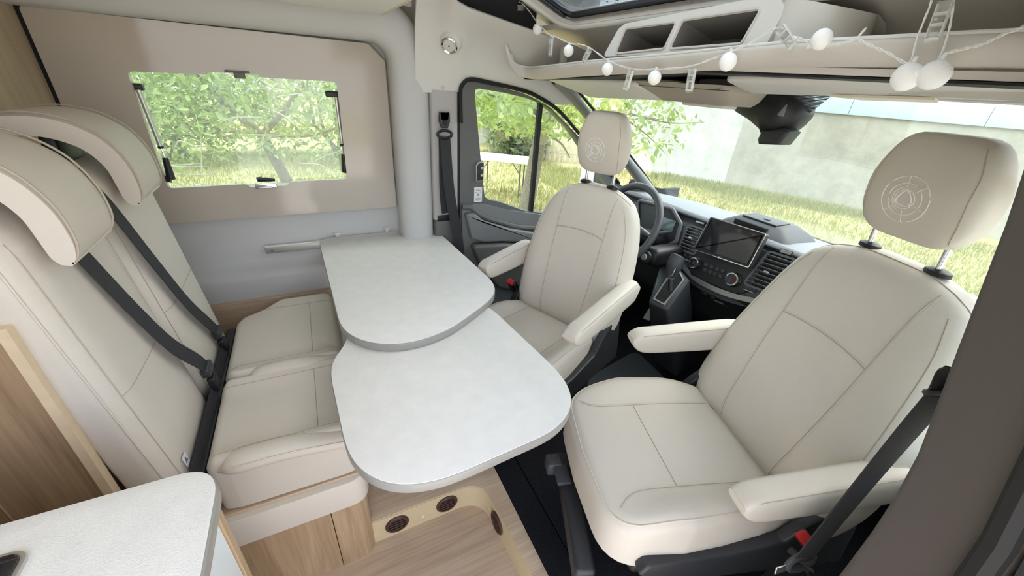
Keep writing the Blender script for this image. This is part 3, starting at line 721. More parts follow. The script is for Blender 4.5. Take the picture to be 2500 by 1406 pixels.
mb = empty('camera_housing', (1.4, .9, 1.34), 'black angular camera and sensor housing on the windscreen', 'housing')
X0 = 1.40
mo = [at(px, py, x=X0) for px, py in ((1778, 252), (1800, 274), (1830, 292), (1862, 320), (1866, 332), (1915, 330), (1945, 305), (1962, 285), (1970, 262), (1965, 228), (1900, 214), (1840, 216))]
oo = [(-p.y, p.z) for p in mo]
MX = frame((X0, 0, 0), (0, -1, 0), (0, 0, 1))         # local z -> towards the room (-x)
ocx = sum(p[0] for p in oo) / len(oo); ocy = sum(p[1] for p in oo) / len(oo)
def shr(k, z, dx_=0, dy=0): return [MX @ V((ocx + (p[0] - ocx) * k + dx_, ocy + (p[1] - ocy) * k + dy, z)) for p in oo]
g = G(); g.loft([shr(.45, .052, 0, .012), shr(.62, .046, 0, .008), shr(.84, .028), shr(.96, .012), shr(1, 0), shr(1, -.03), shr(.9, -.07)]); g.build('shell', M['black'], mb, smooth=50)
q = at(1912, 268, x=X0 - .045)
g = G(); g.slab(roundpoly([(-.010, -.018), (.010, -.022), (.006, .024)], .004, 3), 0, .006, .002, frame(q, (.25, -1, 0), (.3, 0, 1))); g.build('sensor_sheen', M['mgrey'], mb)  # lighter grey triangle paints a reflection on the black housing
kq = [at(px, py, x=X0 - .01) for px, py in ((1870, 318), (1922, 312), (1938, 322), (1912, 354), (1862, 352), (1860, 340))]
g = G(); g.slab([(-p.y, p.z) for p in kq], -.05, .03, .012, frame((X0 - .01, 0, 0), (0, -1, 0), (0, 0, 1))); kn = g.build('mirror_joint', M['dash2'], mb)
# ---- near door pillar at the right edge
bpr = empty('trim_8', (.65, 0, 0), kind='structure')
def YE(z): return interp([(-.05, .02), (.3, .028), (.6, .036), (.85, .045), (1.0, .050), (1.1, .061), (1.19, .078), (1.25, .090), (1.42, .122), (1.6, .17), (1.88, .25)], z)
rings = []
for k in range(28):
    z = -.03 + 1.91 * k / 27; e = YE(z)
    rings.append([(.61, e - .006, z), (.614, e - .001, z), (.622, e + .001, z), (.66, e - .008, z), (.76, e - .02, z), (.78, e - .14, z), (.60, e - .15, z), (.562, e - .088, z), (.560, e - .080, z), (.563, e - .074, z)][::-1])
g = G(); g.loft(rings); g.build('pillar_lining', M['pillar'], bpr, smooth=50)
g = G(); g.tube([(.549, YE(z) - .088, z) for z in [-.03 + 1.9 * k / 20 for k in range(21)]], .012, 8); g.build('door_seal', M['rubber'], bpr)
g = G(); g.loft([[(.52, YE(z) - .17, z), (.56, YE(z) - .105, z), (.6, YE(z) - .12, z), (.62, YE(z) - .2, z)] for z in [-.03 + 1.9 * k / 12 for k in range(13)]]); g.build('door_jamb', M['dash'], bpr)
# ================================================================== BENCH, TABLE, KITCHEN
def on_surface(ob_list, pts, d, lift=.0):
    """drop a polyline onto mesh objects along direction d (local space of the meshes)"""
    trees = []
    for o in ob_list:
        bm = bmesh.new(); bm.from_mesh(o.data); trees.append((BVHTree.FromBMesh(bm), ORG.get(o.name, V((0, 0, 0))))); bm.free()
    out = []
    for p in pts:
        best = None
        for t, org in trees:
            h = t.ray_cast(V(p) - org, V(d).normalized())
            if h[0] is not None and (best is None or h[3] < best[1]): best = (h[0] + org + h[1] * lift * (1 if h[1].dot(V(d)) < 0 else -1), h[3])
        if best: out.append(best[0])
    return out
def line(a, b, n=16): return [V(a).lerp(V(b), k / n) for k in range(n + 1)]
def seam(parent, obs, pts, d, r=.0012, mat_=None, name='seam'):
    pts = [V(p) for p in pts]
    for _ in range(5): pts = [pts[0]] + [(pts[i - 1] + pts[i] * 2 + pts[i + 1]) / 4 for i in range(1, len(pts) - 1)] + [pts[-1]]
    q = on_surface(obs, pts, d, .0004)
    if len(q) > 2:
        g = G(); g.tube(q, r, 6); return g.build(name, mat_ or M['seam'], parent)
def pillow(o, zb, zt, er, top=None, n=6, inner=5, M4=None, ctr=None, belly=0):
    """soft closed cushion over a star-shaped outline"""
    cx = sum(p[0] for p in o) / len(o); cy = sum(p[1] for p in o) / len(o)
    if ctr: cx, cy = ctr
    def zf(x, y): return zt + (top(x, y) if top else 0)
    rings = [[(cx + (p[0] - cx) * .02, cy + (p[1] - cy) * .02, zb) for p in o]]
    ins = inset(o, er)
    rings.append([(p[0], p[1], zb) for p in ins])
    for k in range(1, n + 1):
        a = math.pi / 2 * k / n; rings.append([(p[0], p[1], zb + er * .6 * (1 - math.cos(a))) for p in inset(o, er * (1 - math.sin(a)))])
    if belly: rings.append([(p[0], p[1], (zb + zt) / 2) for p in inset(o, -belly)])
    for k in range(n + 1):
        a = math.pi / 2 * k / n
        rings.append([(p[0], p[1], zf(p[0], p[1]) - er * (1 - math.sin(a))) for p in inset(o, er * (1 - math.cos(a)))])
    for k in range(1, inner + 1):
        s = 1 - k / (inner + .03)
        rings.append([(cx + (p[0] - cx) * s, cy + (p[1] - cy) * s, zf(cx + (p[0] - cx) * s, cy + (p[1] - cy) * s)) for p in ins])
    g = G(); g.loft(rings, M=M4); return g
def smooth_loop(o, n):
    for _ in range(n): o = [tuple((V(o[i - 1]) + V(o[i]) * 2 + V(o[(i + 1) % len(o)])) / 4) for i in range(len(o))]
    return o
def dense(o, step=.02):
    out = []
    for i in range(len(o)):
        a, b = V(o[i]), V(o[(i + 1) % len(o)]); k = max(1, int((b - a).length / step))
        out += [tuple(a.lerp(b, j / k)) for j in range(k)]
    return out
# ---- bench box
bb = empty('dinette_bench', (-.24, 1.2, 0), 'two-place cream leather dinette bench on a pale oak base', 'bench')
bo = roundpoly([(-.50, .853), (.0, .853), (.0, 1.78), (-.50, 1.78)], [0, .055, .01, 0], 8)
g = G(); g.slab(roundpoly([(-.108, .853), (.0, .853), (.0, 1.78), (-.108, 1.78)], [0, .055, .01, 0], 8), .0, .300); g.build('front_panel', M['oak'], bb)
g = G(); g.slab([(-.497, .853), (-.1105, .853), (-.1105, .875), (-.497, .875)], .0, .300); g.build('side_panel', M['oak'], bb)
g = G(); g.slab([(-.497, .876), (-.1105, .876), (-.1105, 1.78), (-.497, 1.78)], .0, .298); g.build('core', M['oak_dark'], bb)
g = G(); g.slab(roundpoly([(-.497, .843), (.008, .843), (.008, 1.78), (-.497, 1.78)], [0, .06, .01, 0], 8), .301, .408, .002); g.build('upper_panel', M['cream_board'], bb)
g = G(); g.slab([(-.497, .862), (-.012, .862), (-.012, 1.78), (-.497, 1.78)], .4085, .418); g.build('seat_board', M['oak_x'], bb)
# ---- seat cushions
def seat_top(y0, y1, lo, hi):
    def f(x, y):
        e = 0
        for yy, h, w in ((y0, lo, .055), (y1, hi, .055)):
            t = max(0, 1 - abs(y - yy) / w); e = max(e, h * t * t * (3 - 2 * t)) * (1 if x > -.33 else max(0, 1 - (-.33 - x) / .04))
        fr = max(0, (x + .04) / .05); return e - .018 * fr * fr
    return f
o1 = dense(roundpoly([(-.352, .872), (-.30, .862), (.005, .858), (.005, 1.205), (-.352, 1.205)], [.04, .03, .05, .04, .04], 5))
g = pillow(o1, .420, .592, .024, seat_top(.88, 1.195, .016, .020), belly=.004)
k1 = c1 = g.build('seat_cushion', M['leather'], bb, smooth=175)
o2 = dense(roundpoly([(-.352, 1.211), (.005, 1.211), (.005, 1.70), (-.20, 1.70), (-.262, 1.655), (-.335, 1.61), (-.352, 1.57)], [.04, .04, .05, .04, .04, .04, .04], 5))
g = pillow(o2, .420, .592, .024, seat_top(1.222, 1.69, .020, .012))
k2 = c2 = g.build('seat_cushion', M['leather'], bb, smooth=175)
for (c, k, ya, yb) in ((c1, k1, .90, 1.165), (c2, k2, 1.27, 1.635)):
    seam(c, [k], line((-.095, ya, .8), (-.095, yb, .8)), (0, 0, -1))
    seam(c, [k], line((-.345, ya, .8), (.0, ya, .8), 24), (0, 0, -1))
    seam(c, [k], line((-.345, yb, .8), (.0, yb, .8), 24), (0, 0, -1))
# raised side bolsters with piping
def bolster(c, p0, p1, r, name='bolster'):
    g = G(); P = spline([p0, V(p0).lerp(V(p1), .12) + V((0, 0, .012)), V(p0).lerp(V(p1), .5) + V((0, 0, .016)), p1], 6)
    rr = [r * min(1, .25 + 2.2 * i / len(P)) for i in range(len(P))]
    rings = []
    for p, q in zip(P, rr): rings.append([V((p.x, p.y + 1.35 * q * math.cos(a), p.z + q * math.sin(a))) for a in [2 * math.pi * k / 14 for k in range(14)]])
    g.loft(rings); b = g.build(name, M['leather'], c, smooth=60)
    for sg in (-1, 1):
        g = G(); g.tube([V((p.x, p.y + sg * 1.2 * q, p.z + .48 * q)) for p, q in zip(P, rr)], .0018, 6); g.build('piping', M['seam'] if sg > 0 else M['pipe'], c)
    return b
bolster(c1, (-.325, .874, .578), (.0, .866, .568), .026)
bolster(c2, (-.285, 1.206, .585), (.0, 1.206, .578), .024)
# ---- backrests
def backrest(y0, y1, label, skew):
    def xf(z): return -.392 - .105 * (z - .6)          # front face
    rings = []; ym = (y0 + y1) / 2; hw = (y1 - y0) / 2
    N = 40
    zs = [.50, .505, .52, .56] + [.6 + .05 * k for k in range(12)] + [1.18, 1.205, 1.222, 1.232, 1.236]
    for z in zs:
        top = max(0, (z - 1.16) / .076); bot = max(0, (.56 - z) / .06)
        sh = math.sqrt(max(0.0004, 1 - min(1, top) ** 2.4)) * math.sqrt(max(.25, 1 - .75 * bot ** 2))
        w = hw * (.86 + .14 * sh) if top > 0 else hw - .012 * bot
        dpt = (.055 * sh)
        xc = xf(z) - .058
        rg = []
        for k in range(N):
            a = 2 * math.pi * k / N; c, s_ = math.cos(a), math.sin(a)
            yy = w * math.copysign(abs(c) ** .30, c); xx = dpt * math.copysign(abs(s_) ** .55, s_)
            if s_ > 0: xx -= .010 * max(0, (abs(yy) / w - .72) / .28) * sh - .004 * (1 - (yy / w) ** 2)
            rg.append((xc + xx, ym + yy, z))
        rings.append(rg)
    g = G(); g.loft(rings); b = r = g.build('backrest', M['leather'], bb, smooth=60)
    d = (-1, 0, 0)
    for yy in (y0 + .028, y1 - .028): seam(r, [b], line((0, yy, .56), (0, yy, 1.19), 24), d)
    for yy in (y0 + .006, ): seam(r, [b], line((0, yy, .54), (0, yy, 1.20), 24), d, .0022, M['pipe'], 'piping')
    seam(r, [b], line((0, y0 + .03, .845), (0, y1 - .03, .845), 12), d)
    return r, b
br1, bk1 = backrest(.862, 1.208, 'cream leather bench backrest nearest the kitchen', 0)
br2, bk2 = backrest(1.214, 1.60, 'cream leather bench backrest next to the window wall', 0)
# black trim between seat and back
g = G(); g.box((-.372, 1.22, .50), (.034, .72, .13), .008); g.build('crease_trim', M['black'], bb)
# tags with a small blue mark
for (x, y, z, rt) in ((-.3915, .915, .60, br1),):
    Mt = frame((x, y, z), (0, 1, 0), (-.1, 0, 1))
    g = G(); g.slab(rrect(.024, .032, .002, 2), .001, .002, 0, Mt); tg = g.build('care_tag', M['sticker'], bb)
    g = G(); g.slab([(-.008, -.006), (.008, -.006), (.0, .010)], .002, .0025, 0, Mt); g.build('tag_mark', M['inkblue'], tg)
# ---- moulded headrests folded over the backrests
def headrest(y0, y1, label):
    # side view (x,z): outer skin from the lower front lip up over the top to the rear
    out = spline([(-.408, 0, 1.140), (-.396, 0, 1.158), (-.391, 0, 1.190), (-.398, 0, 1.245), (-.425, 0, 1.300), (-.475, 0, 1.338), (-.54, 0, 1.352), (-.60, 0, 1.345), (-.650, 0, 1.325), (-.668, 0, 1.303)], 5)
    inn = spline([(-.424, 0, 1.140), (-.434, 0, 1.155), (-.439, 0, 1.190), (-.446, 0, 1.232), (-.470, 0, 1.270), (-.51, 0, 1.292), (-.555, 0, 1.300), (-.605, 0, 1.294), (-.648, 0, 1.280), (-.667, 0, 1.296)], 5)
    rings = []
    ny = 12
    for i in range(ny + 1):
        s = -1 + 2 * i / ny; q = abs(s) ** 4
        y = (y0 + y1) / 2 + (y1 - y0) / 2 * math.copysign(abs(s) ** .85, s)
        ring = []
        for a, b in zip(out, inn):
            m = (a + b) / 2; ring.append(V((m.x + (a.x - m.x) * (1 - .16 * q), y, m.z + (a.z - m.z) * (1 - .16 * q) - .004 * q)))
        for a, b in list(zip(out, inn))[::-1]:
            m = (a + b) / 2; ring.append(V((m.x + (b.x - m.x) * (1 - .16 * q), y, m.z + (b.z - m.z) * (1 - .16 * q))))
        rings.append(ring)
    g = G(); g.loft(rings); h = r = g.build('headrest', M['leather'], bb, smooth=60)
    g = G(); g.box((-.535, (y0 + y1) / 2, 1.235), (.03, .12, .13), .008); g.build('stem', M['black'], r)
    for yy, sg in ((y0, 1), (y1, -1)):
        g = G(); g.tube([V((p.x * 1.0, yy + sg * .004, p.z)) for p in out[:-1]], .0022, 6); g.build('piping', M['seam'], r)
    g = G(); g.tube([V((out[0].x + .002, y, out[0].z + .001)) for y in [y0 + (y1 - y0) * k / 8 for k in range(9)]], .0025, 6); g.build('lower_piping', M['pipe'], r)
    return r
headrest(.905, 1.085, 'cream arched headrest over the aisle-side bench backrest')
headrest(1.285, 1.475, 'cream arched headrest over the window-side bench backrest')
# dark frame behind the backrests
g = G(); g.box((-.512, 1.23, 1.10), (.03, .70, .22), .01); bf = g.build('bench_frame', M['black'], bb)
# ---- bench belts
def bench_belt(pts, bk, label, end):
    t = empty('seat_belt', pts[-1], label, 'seat belt', 'bench seat belts')
    P = spline(pts, 8)
    g = G(); g.tube(P, 0, flat=(.0235, .0012), up=(1, 0, .1)); g.build('webbing', M['belt'], t)
    e = V(pts[-1])
    dn = (P[-1] - P[-6]).normalized(); sd = V((0, 1, 0)); Mb = frame(e, sd, dn)
    g = G(); g.slab(rrect(.056, .030, .006, 3), -.010, .012, .004, Mb); tn = g.build('tongue_grip', M['dash2'], t)
    g = G(); g.box((.024, -.012, .012), (.006, .05, .014), .002, Mb); g.build('tongue_bar', M['alu'], tn)
    g = G(); g.box((0, .022, .002), (.022, .03, .003), .001, Mb); g.build('tongue_plate', M['chrome'], tn)
    g = G(); g.box((-.004, .05, .0), (.034, .052, .022), .006, Mb); bq = g.build('buckle', M['black'], t)
    g = G(); g.tube([e + dn * .07, V(end[0]), V(end[1])], 0, flat=(.016, .0016), up=(1, 0, .4)); g.build('buckle_strap', M['belt'], t)
b1p = [(-.445, .992, 1.19), (-.434, 1.01, 1.11), (-.412, 1.055, .95), (-.392, 1.10, .82), (-.374, 1.165, .715), (-.368, 1.188, .668)]
bench_belt(b1p, bk1, 'black seat belt across the aisle-side bench backrest', ((-.372, 1.10, .580), (-.374, .885, .574)))
b2p = [(-.47, 1.215, 1.24), (-.442, 1.228, 1.15), (-.416, 1.27, .98), (-.396, 1.325, .82), (-.380, 1.40, .69), (-.376, 1.425, .648)]
bench_belt(b2p, bk2, 'black seat belt across the window-side bench backrest', ((-.372, 1.36, .585), (-.374, 1.20, .578)))
# ---- table: fixed top, swing-out leaf, wall rail
tb = empty('dinette_table', (.25, 1.4, .12), 'white mottled dinette table hooked to the wall rail with swing-out leaf', 'table')
mp_ = [(778, 588), (789, 578), (805, 574), (963, 559), (1050, 561), (1075, 570), (1200, 683), (1211, 700), (1210, 714), (1200, 730), (1168, 755), (1104, 801), (1050, 824), (1000, 837), (955, 842), (900, 837), (862, 824), (838, 806), (828, 790)]
top = [at(px, py, z=.78) for px, py in mp_]
top = [V((p.x, min(p.y, 1.892), p.z)) for p in top]
o = [(p.x, p.y) for p in top]
if sum(o[i][0] * o[(i + 1) % len(o)][1] - o[(i + 1) % len(o)][0] * o[i][1] for i in range(len(o))) < 0: o = o[::-1]
o = smooth_loop(dense(o, .012), 10)
g = G(); g.slab(o, .7525, .7785, .004); g.build('table_edge', M['lam_edge'], tb)
g = G(); g.slab(inset(o, .0018), .7786, .7806, .0008, seg=2); tt = g.build('table_top', M['lam'], tb)
lf = [(842, 848), (815, 866), (803, 905), (815, 963), (823, 1000), (841, 1089), (858, 1130), (897, 1166), (953, 1187), (1010, 1188), (1094, 1168), (1207, 1118), (1300, 1077), (1348, 1057), (1384, 1026), (1402, 983), (1391, 942), (1364, 906), (1300, 845), (1200, 752)]
o2_ = [(at(px, py, z=.75).x, at(px, py, z=.75).y) for px, py in lf] + [(.42, 1.30), (.05, 1.26)]
if sum(o2_[i][0] * o2_[(i + 1) % len(o2_)][1] - o2_[(i + 1) % len(o2_)][0] * o2_[i][1] for i in range(len(o2_))) < 0: o2_ = o2_[::-1]
o2_ = smooth_loop(dense(o2_, .012), 14)
g = G(); g.slab(o2_, .7205, .7480, .004); lfe = g.build('leaf_edge', M['lam_edge'], tb)
g = G(); g.slab(inset(o2_, .0018), .7481, .7502, .0008, seg=2); g.build('leaf_top', M['lam'], tb)
g = G(); g.box((.20, 1.12, .708), (.30, .20, .022), .004); g.build('slide_bracket', M['alu'], tb)
g = G(); g.tube([(.24, 1.20, .12), (.24, 1.20, .70)], .03, 20); g.build('leg', M['alu'], tb)
g = G(); g.lathe([(.0005, .0), (.12, .0), (.12, .006), (.05, .014), (.035, .03), (.0005, .03)], 28, Matrix.Translation((.24, 1.20, .121))); g.build('foot', M['alu'], tb)
rail = empty('wall_rail', (.1, 1.9, .73), 'slim aluminium table rail screwed to the side wall', 'rail')
g = G(); g.box((.165, 1.892, .7475), (.80, .018, .030), .002); g.build('rail_bar', M['alu'], rail)
g = G(); g.box((.165, 1.881, .768), (.80, .010, .008), .002); g.build('rail_hook', M['white'], rail)
for x in (-.21, .52):
    g = G(); g.lathe([(.0005, .003), (.004, .003), (.005, 0)], 10, frame((x, 1.8825, .745), (1, 0, 0), (0, 0, 1))); g.build('screw', M['dgrey'], rail)
for (px, py) in ((823, 571), (945, 558)):
    p = at(px, py, y=1.893)
    t = empty('table_clip', p, 'small clear clip on the wall rail %s' % ('at the table corner' if px < 900 else 'further along behind the table'), 'clip')
    g = G(); g.box(p + V((0, .0, .003)), (.030, .02, .007), .003); g.build('head', M['lens'], t)
    g = G(); g.box(p + V((0, .004, -.018)), (.018, .010, .034), .002); g.build('stem', M['lens'], t)
# ---- kitchen block in front of the camera
kb = empty('kitchen_unit', (-.7, .3, 0), 'kitchen unit with pale glossy end panel and oak edge', 'kitchen unit')
g = G(); g.slab([(-1.45, -.02), (-.240, -.02), (-.240, .548), (-1.45, .548)], .0, .866); g.build('carcass', M['white'], kb)
g = G(); g.slab([(-.2395, .0), (-.232, .0), (-.232, .545), (-.2395, .545)], .02, .862, .001, seg=1); g.build('end_panel', M['paleblue'], kb)
g = G(); g.slab([(-.250, .5485), (-.228, .5485), (-.228, .566), (-.250, .566)], .0, .866, .002, seg=2); g.build('oak_edge', M['oak'], kb)
g = G(); g.slab([(-1.45, .549), (-.252, .549), (-.252, .560), (-1.45, .560)], .0, .866); g.build('front_panel', M['oak_dark'], kb)
wk = roundpoly([(-1.47, -.05), (-.205, -.05), (-.205, .578), (-1.47, .578)], [.0, .03, .065, 0], 10)
wt = empty('worktop', (-.8, .27, .868), 'pale mottled kitchen worktop with a rounded corner', 'worktop')
g = G(); g.slab(wk, .868, .898, .006); g.build('edge', M['lam_edge'], wt)
g = G(); g.slab(inset(wk, .002), .8982, .9005, .001, seg=2); g.build('top', M['lam'], wt)
hob = empty('glass_hob_lid', (-.62, .3, .901), 'smoked glass lid set into the kitchen worktop', 'hob lid')
ho = roundpoly([(-.86, .10), (-.409, .10), (-.407, .514), (-.86, .514)], .016, 6)
g = G(); g.plate(inset(ho, -.005), [inset(ho, .002)], .9008, .906); g.build('rim', M['alu'], hob)
g = G(); g.slab(ho, .902, .909, .002, seg=2); g.build('lid', M['gloss'], hob)
# ================================================================== SWIVELLED CAB SEATS
ZB0 = .124
def cab_seat(O, deg, hb, hc, kz, posts, label, arms, side, hk):
    """hb: backrest half-width table, hc: cushion half width, side: +1/-1 which flank faces the aisle gear"""
    r = empty('swivel_seat', (O[0], O[1], ZB0), label, 'seat', 'swivel cab seats', rz=math.radians(deg), org=(0, 0, ZB0))
    zt = kz
    lean = .232
    def uc(z): return -.062 - lean * (z - .6)
    rings = []; N = 44
    zs = [.50, .51, .53, .56] + [.6 + .04 * k for k in range(int((zt - .09 - .6) / .04) + 1)]
    zs += [zt - .075, zt - .055, zt - .038, zt - .024, zt - .012, zt - .004, zt]
    hmax = max(b for a, b in hb)
    for z in sorted(set(zs)):
        w = interp(hb, z); t = max(0, (z - (zt - .085)) / .085); b = max(0, min(1, (.645 - z) / .11))
        d = .058 * math.sqrt(max(.02, 1 - t ** 2.2)) * (1 - .5 * b * b)
        rg = []
        for k in range(N):
            a = 2 * math.pi * k / N; c, s = math.cos(a), math.sin(a)
            v = w * math.copysign(abs(c) ** .5, c); u = d * math.copysign(abs(s) ** .62, s)
            if s > 0:
                q = max(0, min(1, (abs(v) / w - .40) / .38)); q = q * q * (3 - 2 * q)
                u += .024 * q * (1 - t) * (1 - max(0, (abs(v) / w - .9) / .1) * .6) * min(1, max(0, (1.12 - z) / .3))
            rg.append((uc(z) + u, v, z))
        rings.append(rg)
    g = G(); g.loft(rings); bk = g.build('backrest', M['leather'], r, smooth=60)
    dv = (-1, 0, 0); vi = hmax * .43
    for sg in (-1, 1):
        pts = [(.4, sg * interp([(.55, vi * .86), (.65, vi * .95), (.85, vi * 1.02), (1.0, vi * 1.02), (1.2, vi * 1.05)], z), z) for z in [.57 + (zt - .60) * k / 30 for k in range(31)]]
        seam(bk, [bk], pts, dv, .0013)
        seam(bk, [bk], [(p[0], p[1] + sg * .006, p[2]) for p in pts], dv, .0006, M['pipe'], 'stitching')
        pts = [(.4, sg * (interp(hb, z) * .88), z) for z in [.58 + (zt - .64) * k / 30 for k in range(31)]]
        seam(bk, [bk], pts, dv, .0013)
    seam(bk, [bk], [(.4, -vi + 2 * vi * k / 16, .952 + .012 * (1 - (1 - k / 8) ** 2)) for k in range(17)], dv, .0014)
    seam(bk, [bk], [(.4, -vi + 2 * vi * k / 16, .957 + .012 * (1 - (1 - k / 8) ** 2)) for k in range(17)], dv, .0006, M['pipe'], 'stitching')
    # top seam from shoulder to shoulder
    wt = interp(hb, zt - .05)
    seam(bk, [bk], [(uc(zt) + .022, -wt + 2 * wt * k / 24, 1.5) for k in range(25)], (0, 0, -1), .0013)
    # ---- cushion
    o = dense(roundpoly([(-.05, -hc * .86), (.10, -hc * .96), (.30, -hc), (.485, -hc * .93), (.498, 0), (.485, hc * .93), (.30, hc), (.10, hc * .96), (-.05, hc * .86)], [.04, .1, .1, .11, .3, .11, .1, .1, .04], 6), .018)
    def tp(u, v):
        q = max(0, min(1, (abs(v) / hc - .52) / .36)); q = q * q * (3 - 2 * q)
        ss = lambda a: (lambda b: b * b * (3 - 2 * b))(max(0, min(1, a)))
        e = .034 * q * ss((.49 - u) / .20) * ss((u + .05) / .22)
        f = max(0, (u - .36) / .14); return e - .022 * f * f - .010 * max(0, (.2 - u) / .2) - .034 * ss((.030 - u) / .05)
    g = pillow(o, .440, .600, .032, tp, n=6, inner=12, ctr=(.22, 0)); cu = g.build('cushion', M['leather'], r, smooth=175)
    dz = (0, 0, -1); vc = hc * .56
    for sg in (-1, 1):
        pts = [(u, sg * (vc + (hc * .86 - vc) * max(0, (u - .40) / .08) ** 2), .9) for u in [-.02 + .50 * k / 30 for k in range(31)]]
        seam(cu, [cu], pts, dz, .0013)
        seam(cu, [cu], [(p[0], p[1] + sg * .006, p[2]) for p in pts], dz, .0006, M['pipe'], 'stitching')
    seam(cu, [cu], [(.285, -vc + 2 * vc * k / 14, .9) for k in range(15)], dz, .0013)
    rim = inset(o, .012)
    q = on_surface([cu], [(p[0], p[1], .9) for p in rim], dz, .0004)
    g = G(); g.tube(q, .0024, 6, closed=True); g.build('piping', M['pipe'], cu)
    # ---- headrest with posts
    hz0, hz1 = zt + .045, zt + .045 + .222
    hu = -.175
    for sg in (-1, 1):
        g = G(); g.tube([(uc(zt) + .004, sg * posts, zt - .03), (hu - .004, sg * posts, hz0 + .04)], .0062, 12); g.build('headrest_post', M['chrome'], r)
        g = G(); g.lathe([(.0005, .014), (.011, .014), (.020, .009), (.021, .0), (.0005, .0)], 20, Matrix.Translation((uc(zt) + .004, sg * posts, zt - .006)) @ Matrix.Diagonal((.85, 1.25, 1, 1))); g.build('post_collar', M['black'], r)
    rings = []
    for k in range(17):
        a = -math.pi / 2 + math.pi * k / 16; t = (math.sin(a) + 1) / 2; z = hz0 + (hz1 - hz0) * t
        e = max(.05, math.cos(a)) ** .32
        w = interp([(0, .108), (.25, .116), (.6, .112), (1, .095)], t) * hk * e
        d = interp([(0, .040), (.5, .050), (1, .046)], t) * e
        rings.append([(hu + d * math.copysign(abs(math.sin(b)) ** .6, math.sin(b)) + .012 * t, w * math.copysign(abs(math.cos(b)) ** .55, math.cos(b)), z) for b in [2 * math.pi * j / 36 for j in range(36)]])
    g = G(); g.loft(rings); hd = g.build('headrest', M['leather'], r, smooth=60)
    for sg in (-1, 1):
        pts = [(.3, sg * interp([(0, .083), (.25, .094), (.7, .090), (.92, .07)], t) * hk, hz0 + (hz1 - hz0) * t) for t in [.06 + .86 * k / 20 for k in range(21)]]
        seam(hd, [hd], pts, dv, .0012)
    # embroidered emblem: broken rings, spokes and a rounded triangle
    cz_ = hz0 + .088; cv = -.008; sR = .046 * hk
    def arc(rad, a0, a1, wd):
        n = 28; seam(hd, [hd], [(.3, cv + rad * math.cos(math.radians(a0 + (a1 - a0) * k / n)), cz_ + rad * math.sin(math.radians(a0 + (a1 - a0) * k / n))) for k in range(n + 1)], dv, wd, M['emb'], 'emblem_stitch')
    for a0, a1 in ((20, 140), (150, 285), (295, 372)): arc(sR, a0, a1, .0010)
    for a0, a1 in ((60, 175), (190, 330), (345, 410)): arc(sR * .70, a0, a1, .0008)
    arc(sR * .44, 0, 358, .0010); arc(sR * .52, 100, 250, .0007)
    for a in (45, 98, 160, 225, 280, 340):
        seam(hd, [hd], [(.3, cv + sR * q_ * math.cos(math.radians(a)), cz_ + sR * q_ * math.sin(math.radians(a))) for q_ in (.5, .62, .75, .88, .98)], dv, .0007, M['emb'], 'emblem_stitch')
    tr_ = [(sR * .33 * (1 + .18 * math.cos(3 * math.radians(a))) * math.cos(math.radians(a + 90)), sR * .33 * (1 + .18 * math.cos(3 * math.radians(a))) * math.sin(math.radians(a + 90))) for a in range(0, 361, 12)]
    seam(hd, [hd], [(.3, cv + a, cz_ + b) for a, b in tr_], dv, .0014, M['emb'], 'emblem_stitch')
    # ---- armrests
    for (v, z0, z1, u0, u1) in arms:
        rings = []; n = 22
        for k in range(n + 1):
            t = math.sin(math.pi / 2 * k / n); u = u0 + (u1 - u0) * t
            e = min(1, math.sqrt(max(.05, 1 - max(0, (t - .88) / .12) ** 2))) * min(1, math.sqrt(max(.1, 1 - max(0, (.12 - t) / .12) ** 2)))
            hw_ = .032 * (.74 + .26 * e); hh = interp([(0, .052), (.5, .047), (.8, .042), (1, .036)], t) * e
            zc = z0 + (z1 - z0) * t + .012 * max(0, (t - .8) / .2) ** 2
            rings.append([(u, v + hw_ * math.copysign(abs(math.cos(b)) ** .5, math.cos(b)), zc + hh * math.copysign(abs(math.sin(b)) ** .55, math.sin(b))) for b in [2 * math.pi * j / 28 for j in range(28)]])
        g = G(); g.loft(rings); am = g.build('armrest', M['leather'], r, smooth=60)
        for sg in (-1, 1):
            seam(am, [am], [(u0 + (u1 - u0) * (k / 20) * .93, v + sg * .026, 1.2) for k in range(1, 21)], dz, .0012)
        g = G(); g.tube([(u0 + .03, v, z0), (u0 + .03, v - math.copysign(.06, v), z0)], .022, 14); g.build('armrest_pivot', M['black'], am)
    # ---- frame, shields, pedestal
    for sg in (-1, 1):
        ol = roundpoly([(-.16, .42), (.30, .42), (.42, .47), (.40, .505), (.20, .515), (.06, .545), (.02, .60), (-.05, .665), (-.10, .655), (-.13, .56)], .015, 3)
        Ms = frame((0, sg * (hc + .002), 0), (1, 0, 0), (0, 0, 1))
        g = G(); g.slab(ol, -.016, .016, .007, Ms); sh = g.build('side_shield', M['black'] if sg != side else M['dash2'], r)
        g = G(); g.lathe([(.0005, .03), (.020, .03), (.026, .022), (.028, .0), (.0005, .0)], 20, frame((-.055, sg * (hc + .016), .615), (1, 0, 0), (0, 0, sg))); g.build('recliner_knob', M['black'], sh)
    g = G(); g.box((.16, 0, .425), (.50, hc * 1.86, .05), .015); g.build('seat_pan', M['black'], r)
    g = G(); g.box((.10, 0, .30), (.40, hc * 1.5, .24), .02); g.box((.10, 0, .405), (.44, hc * 1.7, .03), .006); g.build('pedestal', M['black'], r)
    g = G(); g.box((.10, 0, .155), (.34, hc * 1.3, .06), .012); g.build('pedestal_foot', M['dash2'], r)
    g = G(); g.box((.487, hc * .28, .352), (.055, hc * 1.5, .06), .010, Matrix.Rotation(-.10, 4, 'Z')); bar = g.build('front_bar', M['dash2'], r)
